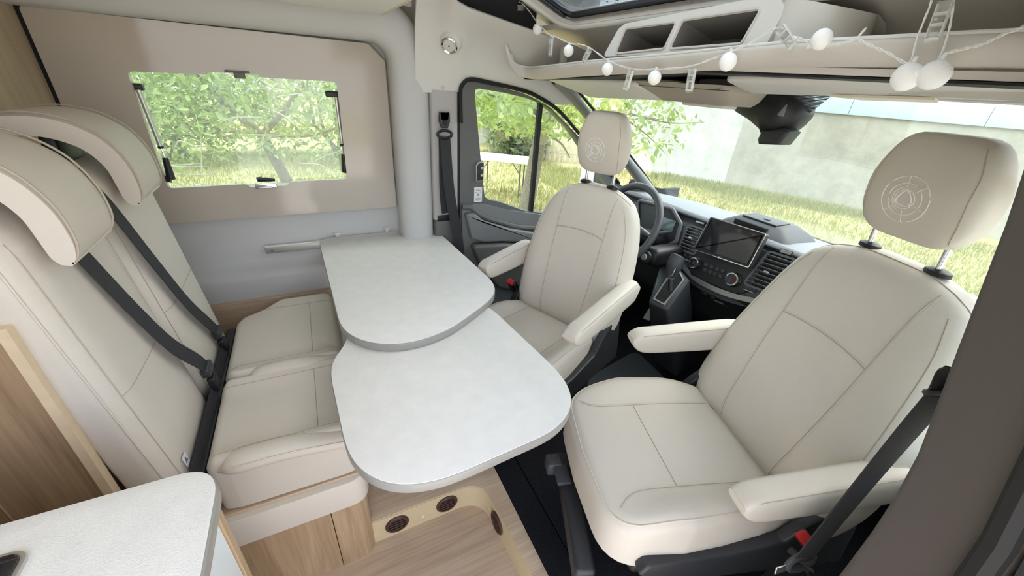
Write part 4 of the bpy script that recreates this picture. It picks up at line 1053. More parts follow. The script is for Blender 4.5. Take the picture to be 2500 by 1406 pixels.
    g = G(); g.box((.520, -hc * .48, .375), (.05, .05, .05), .008); g.box((.505, -hc * .28, .388), (.045, .07, .014), .004); g.build('release_lever', M['dash'], bar)
    for sg in (-1, 1):
        g = G(); g.box((.12, sg * hc * .82, .418), (.52, .022, .018), .003); g.build('slide_rail', M['alu'], r)
    return r
hb_p = [(.50, .245), (.56, .275), (.62, .286), (.70, .288), (.78, .280), (.86, .268), (.94, .252), (1.02, .235), (1.08, .215), (1.12, .190), (1.145, .155), (1.162, .110), (1.175, .045)]
hb_d = [(.50, .205), (.56, .235), (.62, .246), (.72, .250), (.82, .247), (.90, .238), (.98, .222), (1.04, .198), (1.08, .168), (1.105, .132), (1.122, .09), (1.135, .04)]
ps = cab_seat((1.02, .40), 161.5, hb_p, .25, 1.175, .078, 'cream leather swivel seat nearest the camera, beside the near door pillar', [(-.285, .765, .742, -.14, .265), (.270, .765, .728, -.14, .262)], 1, 1.06)
ds = cab_seat((.857, 1.18), 202, hb_d, .225, 1.135, .061, 'cream leather driver swivel seat behind the table, by the steering wheel', [(-.272, .785, .762, -.13, .192), (.250, .778, .738, -.15, .305)], 1, .92)
def to_local(o, p):
    R = Matrix.Rotation(-o.rotation_euler.z, 3, 'Z'); return R @ (V(p) - V(o.location)) + V((0, 0, ZB0))
# red-topped buckles fixed to the seats
def buckle(seat, p, up, nm='buckle'):
    c = to_local(seat, p); R = Matrix.Rotation(-seat.rotation_euler.z, 3, 'Z'); u = (R @ V(up)).normalized()
    Mb = frame(c, u.cross(V((1, 0, 0))).normalized(), u.cross(u.cross(V((1, 0, 0)))).normalized() * -1)
    Mb = frame(c, V((0, 1, 0)) - u * u.y, u)
    g = G(); g.box((0, -.03, 0), (.048, .085, .026), .006, Mb); b = g.build(nm, M['black'], seat)
    g = G(); g.box((0, .012, .006), (.034, .018, .024), .003, Mb); g.build('release_button', M['red'], b)
    g = G(); g.tube([Mb @ V((0, -.07, 0)), Mb @ V((0, -.16, 0))], .010, 10); g.build('stalk', M['rubber'], b)
buckle(ps, at(1972, 1322, y=.135), (-.35, .10, .85))
buckle(ds, at(1250, 690, y=1.425), (-.5, -.2, .85))
# ---- passenger belt from the near pillar
pb = empty('seat_belt', (.9, .1, .4), 'black seat belt running from the near door pillar to the passenger seat', 'seat belt')
q0, q1, q2 = at(2303, 958, y=.088), at(2140, 1145, y=.098), at(1955, 1372, y=.105)
BP = spline([V((.67, .075, 1.205)), q0, q1, q2], 8); ups = []
for i, p in enumerate(BP):
    t_ = (BP[min(i + 1, len(BP) - 1)] - BP[max(i - 1, 0)]).normalized(); v_ = (p - CAM).normalized(); n_ = t_.cross(v_).normalized(); w_ = n_.cross(t_).normalized()
    th_ = math.radians(interp([(0, 30), (8, 62), (24, 66), (32, 40)], i)); sd_ = n_ * math.cos(th_) + w_ * math.sin(th_); ups.append(sd_.cross(t_))
g = G(); g.tube(BP, 0, flat=(.0225, .0012), up=ups); g.build('webbing', M['belt'], pb)
g = G(); rg = [q0 + V((.022 * math.cos(a), .012 * math.sin(a), -.010 * math.sin(a) - .006 * math.cos(a))) for a in [2 * math.pi * k / 18 for k in range(18)]]
g.tube(rg, .005, 8, closed=True); g.build('guide_loop', M['black'], pb)
Mt = frame(q2, (.86, -.15, -.1), (-.2, .2, .8))
g = G(); rg = [Mt @ V((.036 * math.cos(a), .017 * math.sin(a), 0)) for a in [2 * math.pi * k / 20 for k in range(20)]]
g.tube(rg, .006, 8, closed=True); tg = g.build('tongue_frame', M['dash'], pb)
g = G(); g.box((-.045, -.004, 0), (.045, .016, .003), .001, Mt); g.build('tongue_plate', M['chrome'], tg)
g = G(); g.tube(spline([q2, q2 + V((.05, .01, -.05)), q2 + V((.14, .0, -.16))], 5), 0, flat=(.0225, .0012), up=(-.35, -.1, .9)); g.build('lap_webbing', M['belt'], pb)
# ================================================================== DASHBOARD
dsh = empty('dashboard', (1.8, CY, .25), 'charcoal dashboard with grey top, air vents and lower storage', 'dashboard')
top_p = [(2.10, .885), (2.0, .935), (1.85, .962), (1.72, .970), (1.645, .966)]
fac_p = [(1.645, .966), (1.628, .961), (1.622, .953), (1.628, .944), (1.640, .936), (1.618, .915), (1.592, .86), (1.575, .79), (1.562, .735)]
low_p = [(1.562, .735), (1.548, .720), (1.552, .700), (1.60, .66), (1.63, .58), (1.66, .50), (1.72, .42), (1.85, .36), (2.10, .34)]
ys = [.085 + 1.66 * k / 24 for k in range(25)]
def dx(y): return .05 * ((y - CY) / .83) ** 4 - .0
def dstrip(name, pp, m, th):
    g = G(); g.grid([[(x - dx(y) * .4, y, z - .03 * ((y - CY) / .83) ** 2 * (1 if x > 1.7 else .3)) for x, z in pp] for y in ys], thick=th); return g.build(name, m, dsh, smooth=45)
dstrip('dash_top', top_p, M['dashtop'], (0, 0, -.012))
dstrip('fascia', fac_p, M['fascia'], (.012, 0, 0))
dstrip('lower_dash', low_p, M['dash2'], (.012, 0, -.004))
for yy in (.085, 1.745):
    g = G(); g.add([(x, yy, z) for x, z in top_p + fac_p[1:] + low_p[1:]], [tuple(range(len(top_p) + len(fac_p) + len(low_p) - 2))]); g.build('end_cap', M['dash2'], dsh)
g = G(); g.tube([(1.619 - dx(y) * .4, y, .951 - .009 * ((y - CY) / .83) ** 2) for y in ys], .007, 8); g.build('brow_gap', M['rubber'], dsh)
DN = V((-.955, 0, .297)); DU = V((.297, 0, .955))
class Face:
    def __init__(s, o): s.o = V(o); s.M = frame(s.o, (0, -1, 0), DU); s.inv = s.M.inverted()
    def p(s, px, py): q = s.inv @ atp(px, py, s.o, DN); return (q.x, q.y)
    def poly(s, L): return [s.p(*q) for q in L]
FC = Face((1.594, CY, .87))
def ccw(o):
    return o if sum(o[i][0] * o[(i + 1) % len(o)][1] - o[(i + 1) % len(o)][0] * o[i][1] for i in range(len(o))) > 0 else o[::-1]
# control panel behind the screen
g = G(); g.slab(roundpoly(ccw(FC.poly([(1694, 556), (1880, 614), (1842, 690), (1818, 716), (1790, 716), (1690, 672), (1680, 640)])), .012, 4), -.01, .012, .004, FC.M); g.build('control_panel', M['dash2'], dsh)
# vents
def dvent(L, ns):
    q = [V(p) for p in FC.poly(L)]   # tl, tr, br, bl
    g = G(); o = roundpoly(ccw([tuple(p) for p in q]), .010, 3)
    g.plate(inset(o, -.008), [inset(o, .001)], -.005, .014, FC.M); vt = g.build('air_vent', M['fascia'], dsh)
    g = G(); g.slab(o, -.002, .003, 0, FC.M); g.build('vent_back', M['rubber'], vt)
    for k in range(ns):
        t = (k + .7) / (ns + .4); a = q[0].lerp(q[3], t); b = q[1].lerp(q[2], t); ax = (b - a); L_ = ax.length; c = (a + b) / 2
        Mk = FC.M @ Matrix.Translation((c.x, c.y, .009)) @ Matrix.Rotation(math.atan2(ax.y, ax.x), 4, 'Z') @ Matrix.Rotation(-.5, 4, 'X')
        g = G(); g.box((0, 0, 0), (L_ * .98, .004, .014), .001, Mk); g.build('vent_slat', M['fascia'], vt)
        if k == ns // 2: g = G(); g.box((-.004, 0, .008), (.022, .010, .012), .003, Mk); g.build('vent_tab', M['silver'], vt)
    return vt
dvent([(1685, 552), (1722, 564), (1698, 621), (1662, 606)], 7)
dvent([(1882, 617), (1944, 637), (1878, 712), (1822, 692)], 8)
dvent([(2190, 712), (2262, 735), (2180, 800), (2115, 778)], 8)
for L in ([(1700, 537), (1724, 544), (1720, 551), (1698, 544)], [(1908, 606), (1938, 615), (1932, 626), (1903, 617)]):
    g = G(); g.slab(roundpoly(ccw(FC.poly(L)), .003, 3), -.002, .006, .002, FC.M); sl = g.build('slot_trim', M['black'], dsh)
    q = inset(ccw(FC.poly(L)), .003)
    g = G(); g.slab(q, .004, .008, .001, FC.M); g.build('slot_bead', M['silver'], sl)
# small switch blocks under the vents
for L in ([(1661, 611), (1696, 625), (1690, 640), (1657, 625)], [(1823, 697), (1850, 706), (1843, 716), (1818, 706)]):
    g = G(); g.slab(roundpoly(ccw(FC.poly(L)), .004, 3), .0, .010, .003, FC.M); sb = g.build('switch_block', M['dash2'], dsh)
    q = [V(p) for p in FC.poly(L)]
    for k in range(3):
        c = q[0].lerp(q[1], (k + .5) / 3).lerp(q[3].lerp(q[2], (k + .5) / 3), .42)
        g = G(); g.box((c.x, c.y, .011), (.013, .012, .004), .0015, FC.M); g.build('switch', M['dash'], sb)
    g = G(); g.tube([FC.M @ V((*q[3], .011)), FC.M @ V((*q[2], .011))], .0025, 8); g.build('switch_bead', M['silver'], sb)
# silver sweep under the controls
sw = [FC.M @ V((*FC.p(*p), .004)) for p in ((1664, 640), (1678, 660), (1705, 684), (1745, 705), (1790, 722), (1835, 733), (1900, 750))]
g = G(); g.tube(spline(sw, 6), 0, flat=(.011, .006), up=tuple(DN)); g.build('silver_sweep', M['silver'], dsh)
g = G(); g.tube([p + V((.012, 0, -.026)) for p in spline(sw, 6)], 0, flat=(.012, .008), up=tuple(DN)); g.build('switch_strip', M['dash'], dsh)
for k, (px, py) in enumerate(((1720, 715), (1740, 724))):
    c = FC.p(px, py); g = G(); g.box((c[0], c[1], .0), (.024, .016, .008), .002, FC.M); g.build('toggle', M['black'], dsh)
g = G(); lw = [atp(px, py, (1.62, CY, .64), (-.9, 0, .43)) for px, py in ((1735, 726), (1785, 748))]
g.tube([lw[0], lw[1]], 0, flat=(.012, .006), up=(-.9, 0, .4)); g.build('lower_slot', M['rubber'], dsh)
g = G(); lw = [atp(px, py, (1.612, CY, .64), (-.9, 0, .43)) for px, py in ((1744, 733), (1768, 743))]
g.tube([lw[0], lw[1]], 0, flat=(.003, .003), up=(-.9, 0, .4)); g.build('slot_handle', M['inkgrey'], dsh)
# rotary knobs
for (px, py, rr, hot) in ((1704, 644, .0255, False), (1797, 684, .0280, True)):
    c = FC.p(px, py); Mk = FC.M @ Matrix.Translation((c[0], c[1], .012))
    g = G(); g.lathe([(.0005, 0), (rr * 1.12, 0), (rr * 1.12, .006), (rr, .009), (rr, .022), (rr * .86, .026), (rr * .78, .024)], 28, Mk, cap=False); kb_ = g.build('rotary_knob', M['black'], dsh)
    g = G(); g.lathe([(rr * .80, .020), (rr * 1.03, .020), (rr * .99, .027), (rr * .82, .028), (rr * .80, .020)], 28, Mk, cap=False); g.build('knob_ring', M['chrome'], kb_)
    g = G(); g.lathe([(.0005, .024), (rr * .78, .024), (rr * .78, .02), (.0005, .02)], 28, Mk); g.build('knob_face', M['gloss'], kb_)
    if hot:
        g = G(); g.slab([(rr * .6 * math.cos(a), rr * .6 * math.sin(a)) for a in [-1.4 + 2.8 * k / 10 for k in range(11)]], .0242, .0247, 0, Mk); g.build('warm_mark', mat('dark red print', (84, 36, 36), rough=.4), kb_)
        g = G(); g.slab([(rr * .6 * math.cos(a), rr * .6 * math.sin(a)) for a in [1.75 + 2.8 * k / 10 for k in range(11)]], .0242, .0247, 0, Mk); g.build('cool_mark', mat('blue grey print', (56, 66, 80), rough=.4), kb_)
    else:
        g = G(); g.lathe([(.0005, .0255), (rr * .3, .0255), (rr * .3, .024)], 16, Mk); g.build('knob_button', M['dash'], kb_)
a, b, c, d = [V(FC.p(*q)) for q in ((1722, 640), (1795, 664), (1780, 690), (1717, 662))]
for i in range(5):
    for j in range(2):
        q = a.lerp(b, (i + .5) / 5).lerp(d.lerp(c, (i + .5) / 5), (j + .5) / 2)
        g = G(); g.box((q.x, q.y, .0135), (.019, .016, .006), .002, FC.M @ Matrix.Translation((0, 0, 0))); bt = g.build('button', M['dash'], dsh)
        g = G(); g.box((q.x, q.y, .0168), (.006, .0022, .0006), 0, FC.M); g.build('button_mark', M['inkgrey'], bt)
# ---- touch screen
ts = empty('touch_screen', (1.55, .94, .83), 'upright tablet-style touch screen with chrome rim on the dash', 'screen')
FS = Face((1.552, .94, .925))
so_ = roundpoly(ccw(FS.poly([(1736, 529), (1873, 571), (1829, 655), (1693, 609)])), .010, 5)
g = G(); g.slab(so_, -.026, .002, .004, FS.M); g.build('body', M['dash2'], ts)
g = G(); g.plate(so_, [inset(so_, .0035)], .002, .005, FS.M); g.build('rim', M['chrome'], ts)
g = G(); g.slab(inset(so_, .0036), .002, .0035, 0, FS.M); g.build('glass', M['black'], ts)
g = G(); g.slab(inset(so_, .014), .0036, .0042, 0, FS.M); g.build('display', M['gloss'], ts)
kn = FS.p(1757, 629); g = G(); g.lathe([(.0005, .008), (.004, .008), (.005, .004)], 14, FS.M @ Matrix.Translation((kn[0], kn[1], 0))); g.build('power_dot', M['chrome'], ts)
g = G(); g.box((1.590, .94, .90), (.06, .12, .08), .01); g.build('mount', M['dash2'], ts)
# ---- bin on the dash top
db = empty('dash_bin', (1.74, .97, .965), 'raised charcoal phone bin on top of the dash', 'bin')
def rg(z, x0, x1, y0, y1, r): return [(p[0], p[1], z) for p in rrect(x1 - x0, y1 - y0, r, 4, (x0 + x1) / 2, (y0 + y1) / 2)]
g = G(); g.loft([rg(.960, 1.655, 1.88, .80, 1.135, .03), rg(.978, 1.668, 1.87, .815, 1.12, .03), rg(1.004, 1.70, 1.84, .86, 1.08, .025), rg(1.010, 1.71, 1.83, .87, 1.07, .02)]); g.build('hood', M['dash'], db, smooth=50)
g = G(); g.box((1.676, .985, .988), (.02, .15, .026), .004, Matrix.Identity(4)); g.build('slot', M['rubber'], db)
g = G(); g.box((1.755, .975, 1.012), (.10, .155, .008), .003); ld = g.build('lid', M['dash2'], db)
g = G(); g.box((1.745, .965, 1.017), (.018, .026, .004), .001); g.build('lid_latch', M['black'], ld)
# ---- instrument cluster
ic = empty('instrument_cluster', (1.6, 1.35, .8), 'dark instrument cluster with a grey display behind the steering wheel', 'instrument')
FI = Face((1.574, 1.35, .88))
io = roundpoly(ccw(FI.poly([(1560, 492), (1612, 505), (1642, 514), (1661, 548), (1650, 588), (1622, 603), (1560, 590)])), .014, 4)
g = G(); g.slab(io, -.04, .0, .002, FI.M); g.build('recess', M['black'], ic)
g = G(); g.tube([FI.M @ V((p[0], p[1], .003)) for p in inset(io, -.006)], .010, 8, closed=True); g.build('surround', M['fascia'], ic)
g = G(); g.slab(roundpoly(ccw(FI.poly([(1608, 526), (1652, 540), (1640, 568), (1600, 556)])), .004, 3), .0, .003, .001, FI.M); g.build('display', mat('grey green display', (96, 108, 106), rough=.15), ic)
# ---- steering wheel
WC = V((1.30, 1.35, .91)); ti_ = math.radians(25); wu = V((math.sin(ti_), 0, math.cos(ti_))); wr_ = V((0, -1, 0)); MW = frame(WC, wr_, wu)
sw_ = empty('steering_wheel', WC, 'dark grey leather steering wheel with silver spoke trims', 'steering wheel')
g = G(); g.tube([(.188 * math.cos(a), .188 * math.sin(a), 0) for a in [2 * math.pi * k / 56 for k in range(56)]], .0165, 14, closed=True, M=MW); g.build('rim', mat('dark grey leather rim', (70, 72, 75), rough=.45, bump=.1, bscale=300), sw_, smooth=60)
for ang in (0, 180, 238, 302):
    a = math.radians(ang); e = V((math.cos(a), math.sin(a), 0))
    g = G(); g.tube([e * .05 + V((0, 0, -.012)), e * .12 + V((0, 0, -.006)), e * .182], [.024, .018, .012], 10, M=MW); sp = g.build('spoke', M['dash2'], sw_)
    g = G(); s2 = V((-e.y, e.x, 0))
    g.tube([e * .085 + s2 * .016 + V((0, 0, .012)), e * .13 + s2 * .012 + V((0, 0, .012)), e * .172 + s2 * .004 + V((0, 0, .008))], [.004, .006, .004], 8, M=MW); g.build('spoke_trim', M['silver'], sp)
g = G(); g.lathe([(.0005, .022), (.035, .02), (.062, .008), (.068, -.02), (.05, -.04), (.0005, -.04)], 28, MW); g.build('hub', M['dash'], sw_, smooth=60)
g = G(); g.tube([MW @ V((0, -.01, -.03)), MW @ V((0, -.02, -.14)), V((1.60, 1.35, .78))], [.045, .045, .06], 16); g.build('column', M['black'], sw_)
g = G(); g.tube([MW @ V((.03, 0, -.06)), at(1602, 572, x=1.40), at(1634, 566, x=1.44)], [.008, .011, .006], 10); g.build('stalk', M['dash2'], sw_)
sb_ = at(1578, 628, x=1.36)
st = empty('start_button', sb_, 'round silver start button beside the steering column', 'button')
Mk = frame(sb_, (.1, -1, 0), (.25, 0, 1)); 
g = G(); g.lathe([(.0005, .0), (.030, .0), (.028, .012), (.020, .015), (.0005, .015)], 24, Mk); g.build('bezel', M['black'], st)
g = G(); g.lathe([(.0005, .022), (.013, .022), (.0155, .019), (.0155, .012), (.0005, .012)], 24, Mk); g.build('cap', M['silver'], st)
g = G(); g.box(sb_ + V((.11, 0, .0)), (.20, .09, .09), .03); g.build('mount', M['black'], st)
# ---- gear selector
gs = empty('gear_selector', (1.42, 1.08, .12), 'automatic gear selector with grey knob and chrome gate frame', 'gear lever')
GP = V((1.38, 1.08, .66)); GN = V((-.62, 0, .785)); GU = V((.785, 0, .62)); MG = frame(GP, (0, -1, 0), GU)
def gp(px, py): q = MG.inverted() @ atp(px, py, GP, GN); return (q.x, q.y)
plate_ = roundpoly(ccw([gp(*p) for p in ((1612, 655), (1640, 640), (1680, 684), (1625, 756), (1586, 738))]), .012, 4)
g = G(); rb = [MG @ V((p[0], p[1], 0)) for p in plate_]; rb0 = [MG @ V((p[0], p[1], -.006)) for p in inset(plate_, -.006)]
rb2 = [V((p.x + .03 + .04, p.y + (1.08 - p.y) * -.25, max(.40, p.z - .16))) for p in rb0]; rb3 = [V((p.x + .18, p.y + (1.08 - p.y) * -.35, .20)) for p in rb0]
g.loft([rb3, rb2, rb0, rb]); g.build('console', M['dash2'], gs, smooth=50)
gate = ccw([gp(*p) for p in ((1627, 682), (1660, 662), (1671, 685), (1622, 746), (1595, 731))])
g = G(); g.plate(gate, [inset(gate, .006)], .0, .006, MG); g.build('gate_frame', M['alu'], gs)
g = G(); g.slab(inset(gate, .004), .0, .002, 0, MG); g.build('gate_boot', M['rubber'], gs)
kb0, kb1, kb2 = at(1640, 700, x=1.375), at(1638, 676, x=1.385), at(1652, 630, x=1.40)
g = G(); g.tube([kb0 + V((0, 0, -.02)), kb1], [.012, .011], 12); g.build('shaft', M['black'], gs)
g = G(); g.tube(spline([kb1, kb1.lerp(kb2, .4), kb1.lerp(kb2, .8), kb2 + V((.012, 0, .012))], 5), [.020 + .014 * math.sin(min(1, k / 11) * math.pi * .62) for k in range(15)] + [.016], 16); g.build('knob', M['dash'], gs, smooth=60)
g = G(); g.tube([kb1 + V((0, 0, -.004)), kb1 + V((0, 0, .016))], [.018, .0215], 16); g.build('knob_collar', M['silver'], gs)
kv = (kb2 - kb1); g = G(); g.tube([kb1 + V((-.016, -.014, .01)), kb1 + kv * .35 + V((-.018, -.022, 0)), kb1 + kv * .8 + V((-.014, -.024, 0)), kb2 + V((.0, -.022, .012))], [.003, .006, .006, .003], 8); g.build('knob_trim', M['chrome'], gs)
for k, (px, py) in enumerate(((1601, 700), (1604, 694), (1606, 688), (1616, 684), (1597, 706))):
    q = gp(px, py); g = G(); g.box((q[0], q[1], .0015), (.006, .0035, .001), 0, MG); g.build('gear_mark', M['inkgrey'], gs)
# ---- pedal tip and outside mirror
pd = empty('pedal', at(1585, 768, x=1.50), 'grey metal pedal tip under the gear console', 'pedal')
g = G(); g.slab(roundpoly([(-.02, -.035), (.02, -.03), (.016, .04), (-.016, .035)], .006, 3), -.006, .006, .003, frame(at(1585, 768, x=1.50), (.2, -.9, 0), (.5, .2, .8))); g.build('plate', M['mgrey'], pd)
g = G(); pz = at(1585, 768, x=1.50); g.tube([pz, pz + V((.12, .02, .0)), V((pz.x + .16, pz.y, .13))], .008, 8); g.build('arm', M['dash2'], pd)
em = at(1450, 425, y=2.08)
mr = empty('door_mirror', (em.x, em.y, em.z - .12), 'white and grey outside door mirror beyond the driver window', 'mirror')
g = G(); g.box(em, (.10, .17, .26), .035, seg=4); g.build('housing', M['dgrey'], mr, smooth=60)
g = G(); g.box(em + V((-.052, 0, 0)), (.006, .14, .22), .002); g.build('mirror_glass', mat('painted mirror reflection', (236, 240, 244), rough=.2, metal=.3), mr)  # whitish colour paints the bright sky reflected in the mirror
g = G(); g.tube([em + V((.01, -.05, -.06)), V((em.x + .03, 1.84, em.z - .13))], .028, 12); g.build('arm', M['black'], mr)
for yy in (1.80, .07):
    g = G(); g.box((1.86, yy, .48), (.56, .03, .90), .005); g.build('kick_panel', M['rubber'], dsh)
# lower wheel-arch filler behind the pedals
g = G(); g.box((1.93, .92, .24), (.10, 1.66, .26), .02); g.build('footwell_panel', M['rubber'], dsh)
# ================================================================== FAIRY LIGHTS
XS = .858
fl = empty('fairy_lights', (XS, .95, 1.5), 'string of white cotton-ball fairy lights with clear photo clips along the shelf', 'string lights')
def W(px, py, dx_=0): return at(px, py, x=XS + dx_)
wire = [(1172, -40), (1200, -6), (1262, 3), (1288, 22), (1314, 58), (1350, 92), (1352, 88), (1392, 106), (1416, 108), (1442, 118), (1486, 148), (1538, 167), (1600, 169), (1680, 163), (1740, 143), (1780, 128), (1840, 100), (1897, 68), (1935, 88), (1978, 102), (1996, 113), (2040, 109), (2078, 99), (2095, 90), (2113, 70), (2096, 94), (2130, 113), (2170, 130), (2218, 153), (2240, 90), (2268, 20), (2288, -30), (2330, -40), (2328, 10), (2318, 70), (2303, 120), (2288, 152), (2306, 132), (2350, 120), (2400, 107), (2450, 84), (2500, 64), (2560, 40)]
P = spline([W(*p) for p in wire], 6)
for k, ph in enumerate((0, math.pi)):
    g = G(); g.tube([p + V((.0012 * math.cos(i * .9 + ph), 0, .0014 * math.sin(i * .9 + ph))) for i, p in enumerate(P)], .0011, 6); g.build('wire', M['wire'], fl)
balls = [(1312, 71, 11.5, -90), (1388, 124, 12.5, -90), (1483, 169, 13.5, -85), (1598, 190, 15.5, -85), (1777, 151, 20, -80), (2006, 96, 20, 30), (2214, 188, 31, -100), (2281, 183, 33, -100)]
for (px, py, rp, an) in balls:
    c = W(px, py); dpt = (c - CAM).dot(fwd); r = max(.0165, min(.0195, rp * dpt / 950))
    g = G(); g.sphere(c, r, 18, 12, (1, 1, 1.04)); b = g.build('cotton_ball', M['thread'], fl, smooth=60)
    e = c + V((0, 0, r)) if an < 0 else c + V((0, r * .8, -r * .5))
    g = G(); g.tube([e - (e - c) * .15, e + (e - c).normalized() * .008], [.004, .003], 8); g.build('bulb_neck', M['wire'], b)
def clip(px0, py0, px1, py1, L=.058):
    a, b = W(px0, py0, -.004), W(px1, py1, -.004); u = (b - a).normalized(); sd = u.cross(V((1, 0, 0))).normalized()
    Mc = frame(a, sd, u); L = (b - a).length
    w = .017
    g = G(); g.box((0, L * .5, .004), (w, L, .0022), .0006, Mc); c = g.build('photo_clip', M['clip'], fl)
    g = G(); g.box((0, L * .5, -.005), (w, L, .0022), .0006, Mc @ Matrix.Rotation(.06, 4, 'X')); g.build('clip_jaw', M['clip'], c)
    for t, h in ((.30, .010), (.55, .008), (.90, .007)):
        g = G(); g.box((0, L * t, 0), (w * .96, .004, h), .0008, Mc); g.build('clip_rib', M['clip_glint'], c)
    for s in (-1, 1):
        g = G(); g.box((s * w * .46, L * .45, 0), (.0016, L * .8, .008), .0004, Mc); g.build('clip_side', M['clip_glint'], c)
    g = G(); g.tube([Mc @ V((w * .4 * math.cos(k * .8), L * .42 + .0016 * math.sin(k * .8), -.004 + .0006 * k)) for k in range(14)], .0007, 5); g.build('clip_spring', M['chrome'], c)
clip(1346, 92, 1343, 138); clip(1440, 120, 1424, 152); clip(1542, 168, 1526, 222); clip(1692, 165, 1681, 226)
clip(1903, 66, 1938, 118); clip(2312, 2, 2272, 106); clip(1278, 19, 1246, 20); clip(1188, -18, 1184, 6)
# ================================================================== OUTSIDE
ZG = -.65
def grassmat(name, c1, c2, c3):
    m = bpy.data.materials.new(name); m.use_nodes = True; nt = m.node_tree; b = nt.nodes['Principled BSDF']; L = nt.links.new
    tc = nt.nodes.new('ShaderNodeTexCoord'); n = nt.nodes.new('ShaderNodeTexNoise'); n.inputs['Scale'].default_value = .9; n.inputs['Detail'].default_value = 9; n.inputs['Roughness'].default_value = .7
    L(tc.outputs['Object'], n.inputs['Vector']); r = nt.nodes.new('ShaderNodeValToRGB'); e = r.color_ramp.elements
    e[0].position = .36; e[0].color = (*lin(c1), 1); e[1].position = .66; e[1].color = (*lin(c3), 1); q = e.new(.5); q.color = (*lin(c2), 1)
    L(n.outputs[0], r.inputs[0]); L(r.outputs[0], b.inputs['Base Color']); b.inputs['Roughness'].default_value = .95; b.inputs['Specular IOR Level'].default_value = .1
    return m
g = G(); n = 40
g.grid([[(-22 + 60 * i / n, -22 + 60 * j / n, ZG + .05 * math.sin(i * 1.7) * math.cos(j * 1.3) * (1 if i + j > 8 else 0)) for j in range(n + 1)] for i in range(n + 1)])
gr = g.build('ground', grassmat('dry lawn', (154, 146, 102), (166, 156, 116), (142, 146, 92)), kind='structure')
def pad_mat(name): return mat(name, (206, 200, 190), rough=.9, var=.08, vscale=3, bump=.3, bscale=60)
g = G(); g.slab([(-6, -9), (5, -9), (5, -.6), (-6, -.6)], ZG - .05, ZG + .06, .01)  # pale pad out of view, added to bounce daylight into the cab
g.build('bounce_pad', pad_mat('pale bounce concrete'), label='unseen pale pad added to bounce light through the open sliding door', cat='bounce_pad')
# grass blades
rnd = random.Random(3)
vs, fs = [], []
def blades(cnt, fx):
    for _ in range(cnt):
        x, y = fx(); a = rnd.uniform(0, 6.28); h = rnd.uniform(.06, .17); w = rnd.uniform(.008, .018)
        k = len(vs); z = ZG - .02; lx, ly = rnd.uniform(-.06, .06), rnd.uniform(-.06, .06)
        vs.extend([(x - w * math.cos(a), y - w * math.sin(a), z), (x + w * math.cos(a), y + w * math.sin(a), z), (x + lx, y + ly, z + h)]); fs.append((k, k + 1, k + 2))
blades(26000, lambda: (rnd.uniform(5.0, 11.0), rnd.uniform(0.5, 9.5)))
blades(26000, lambda: (rnd.uniform(-4, 6.5), rnd.uniform(4.5, 12.5)))
nb = len(fs)
blades(9000, lambda: (lambda t: (9.0 + 2.4 * t + rnd.uniform(-.8, .1), 8.2 - 5.6 * t + rnd.uniform(-.2, .2)))(rnd.random()))
g = G(); g.add(vs, fs); g.build('grass', leafmat('grass blades', [(168, 162, 116), (178, 172, 130), (156, 160, 104), (136, 152, 92), (186, 176, 138)], .8), label='sunlit yellow-green lawn grass around the parked van', cat='grass', kind='stuff', smooth=0)
# ---- garden walls ahead
def concrete(name, c1, c2, sc_=1.2):
    m = bpy.data.materials.new(name); m.use_nodes = True; nt = m.node_tree; b = nt.nodes['Principled BSDF']; L = nt.links.new
    tc = nt.nodes.new('ShaderNodeTexCoord'); n = nt.nodes.new('ShaderNodeTexNoise'); n.inputs['Scale'].default_value = sc_; n.inputs['Detail'].default_value = 12; n.inputs['Roughness'].default_value = .72
    L(tc.outputs['Object'], n.inputs['Vector']); r = nt.nodes.new('ShaderNodeValToRGB'); e = r.color_ramp.elements
    e[0].position = .33; e[0].color = (*lin(c1), 1); e[1].position = .68; e[1].color = (*lin(c2), 1); L(n.outputs[0], r.inputs[0]); L(r.outputs[0], b.inputs['Base Color'])
    b.inputs['Roughness'].default_value = .95
    bp_ = nt.nodes.new('ShaderNodeBump'); bp_.inputs['Strength'].default_value = .5; bp_.inputs['Distance'].default_value = .01
    n2 = nt.nodes.new('ShaderNodeTexNoise'); n2.inputs['Scale'].default_value = 45; n2.inputs['Detail'].default_value = 6; L(tc.outputs['Object'], n2.inputs['Vector']); L(n2.outputs[0], bp_.inputs['Height']); L(bp_.outputs[0], b.inputs['Normal'])
    return m
def wallseg(name, a, b, z0, z1, th, m, label, cat='wall', cap=None):
    a, b = V((*a, 0)), V((*b, 0)); d = (b - a).normalized(); nrm = V((-d.y, d.x, 0))
    if nrm.x < 0: nrm = -nrm
    t = empty(name, (a + b) / 2 + V((0, 0, z0)), label, cat)
    g = G(); q = [a, b, b + nrm * th, a + nrm * th]
    if (b - a).cross(nrm).z < 0: q = q[::-1]
    g.slab([(p.x, p.y) for p in q], z0, z1); g.build('render_coat', m, t, smooth=0)
    if cap:
        L_ = (b - a).length; n_ = int(L_ / 1.9)
        for k in range(n_):
            p0 = a + d * (L_ * k / n_ + .004) - nrm * .05; p1 = a + d * (L_ * (k + 1) / n_ - .004) - nrm * .05
            q = [p0, p1, p1 + nrm * (th + .1), p0 + nrm * (th + .1)]
            if (p1 - p0).cross(nrm).z < 0: q = q[::-1]
            g = G(); g.slab([(p.x, p.y) for p in q], z1, z1 + cap[0], .01); g.build('coping_slab', cap[1], t)
    return t
wallseg('garden_wall', (10.0, 7.05), (14.4, -4.6), ZG - .1, 1.28, .25, concrete('rough grey render', (140, 136, 125), (176, 171, 159)), 'long rough grey rendered garden wall with coping ahead of the windscreen', cap=(.36, mat('pale blue coping', (176, 190, 196), rough=.8, var=.06, vscale=3)))
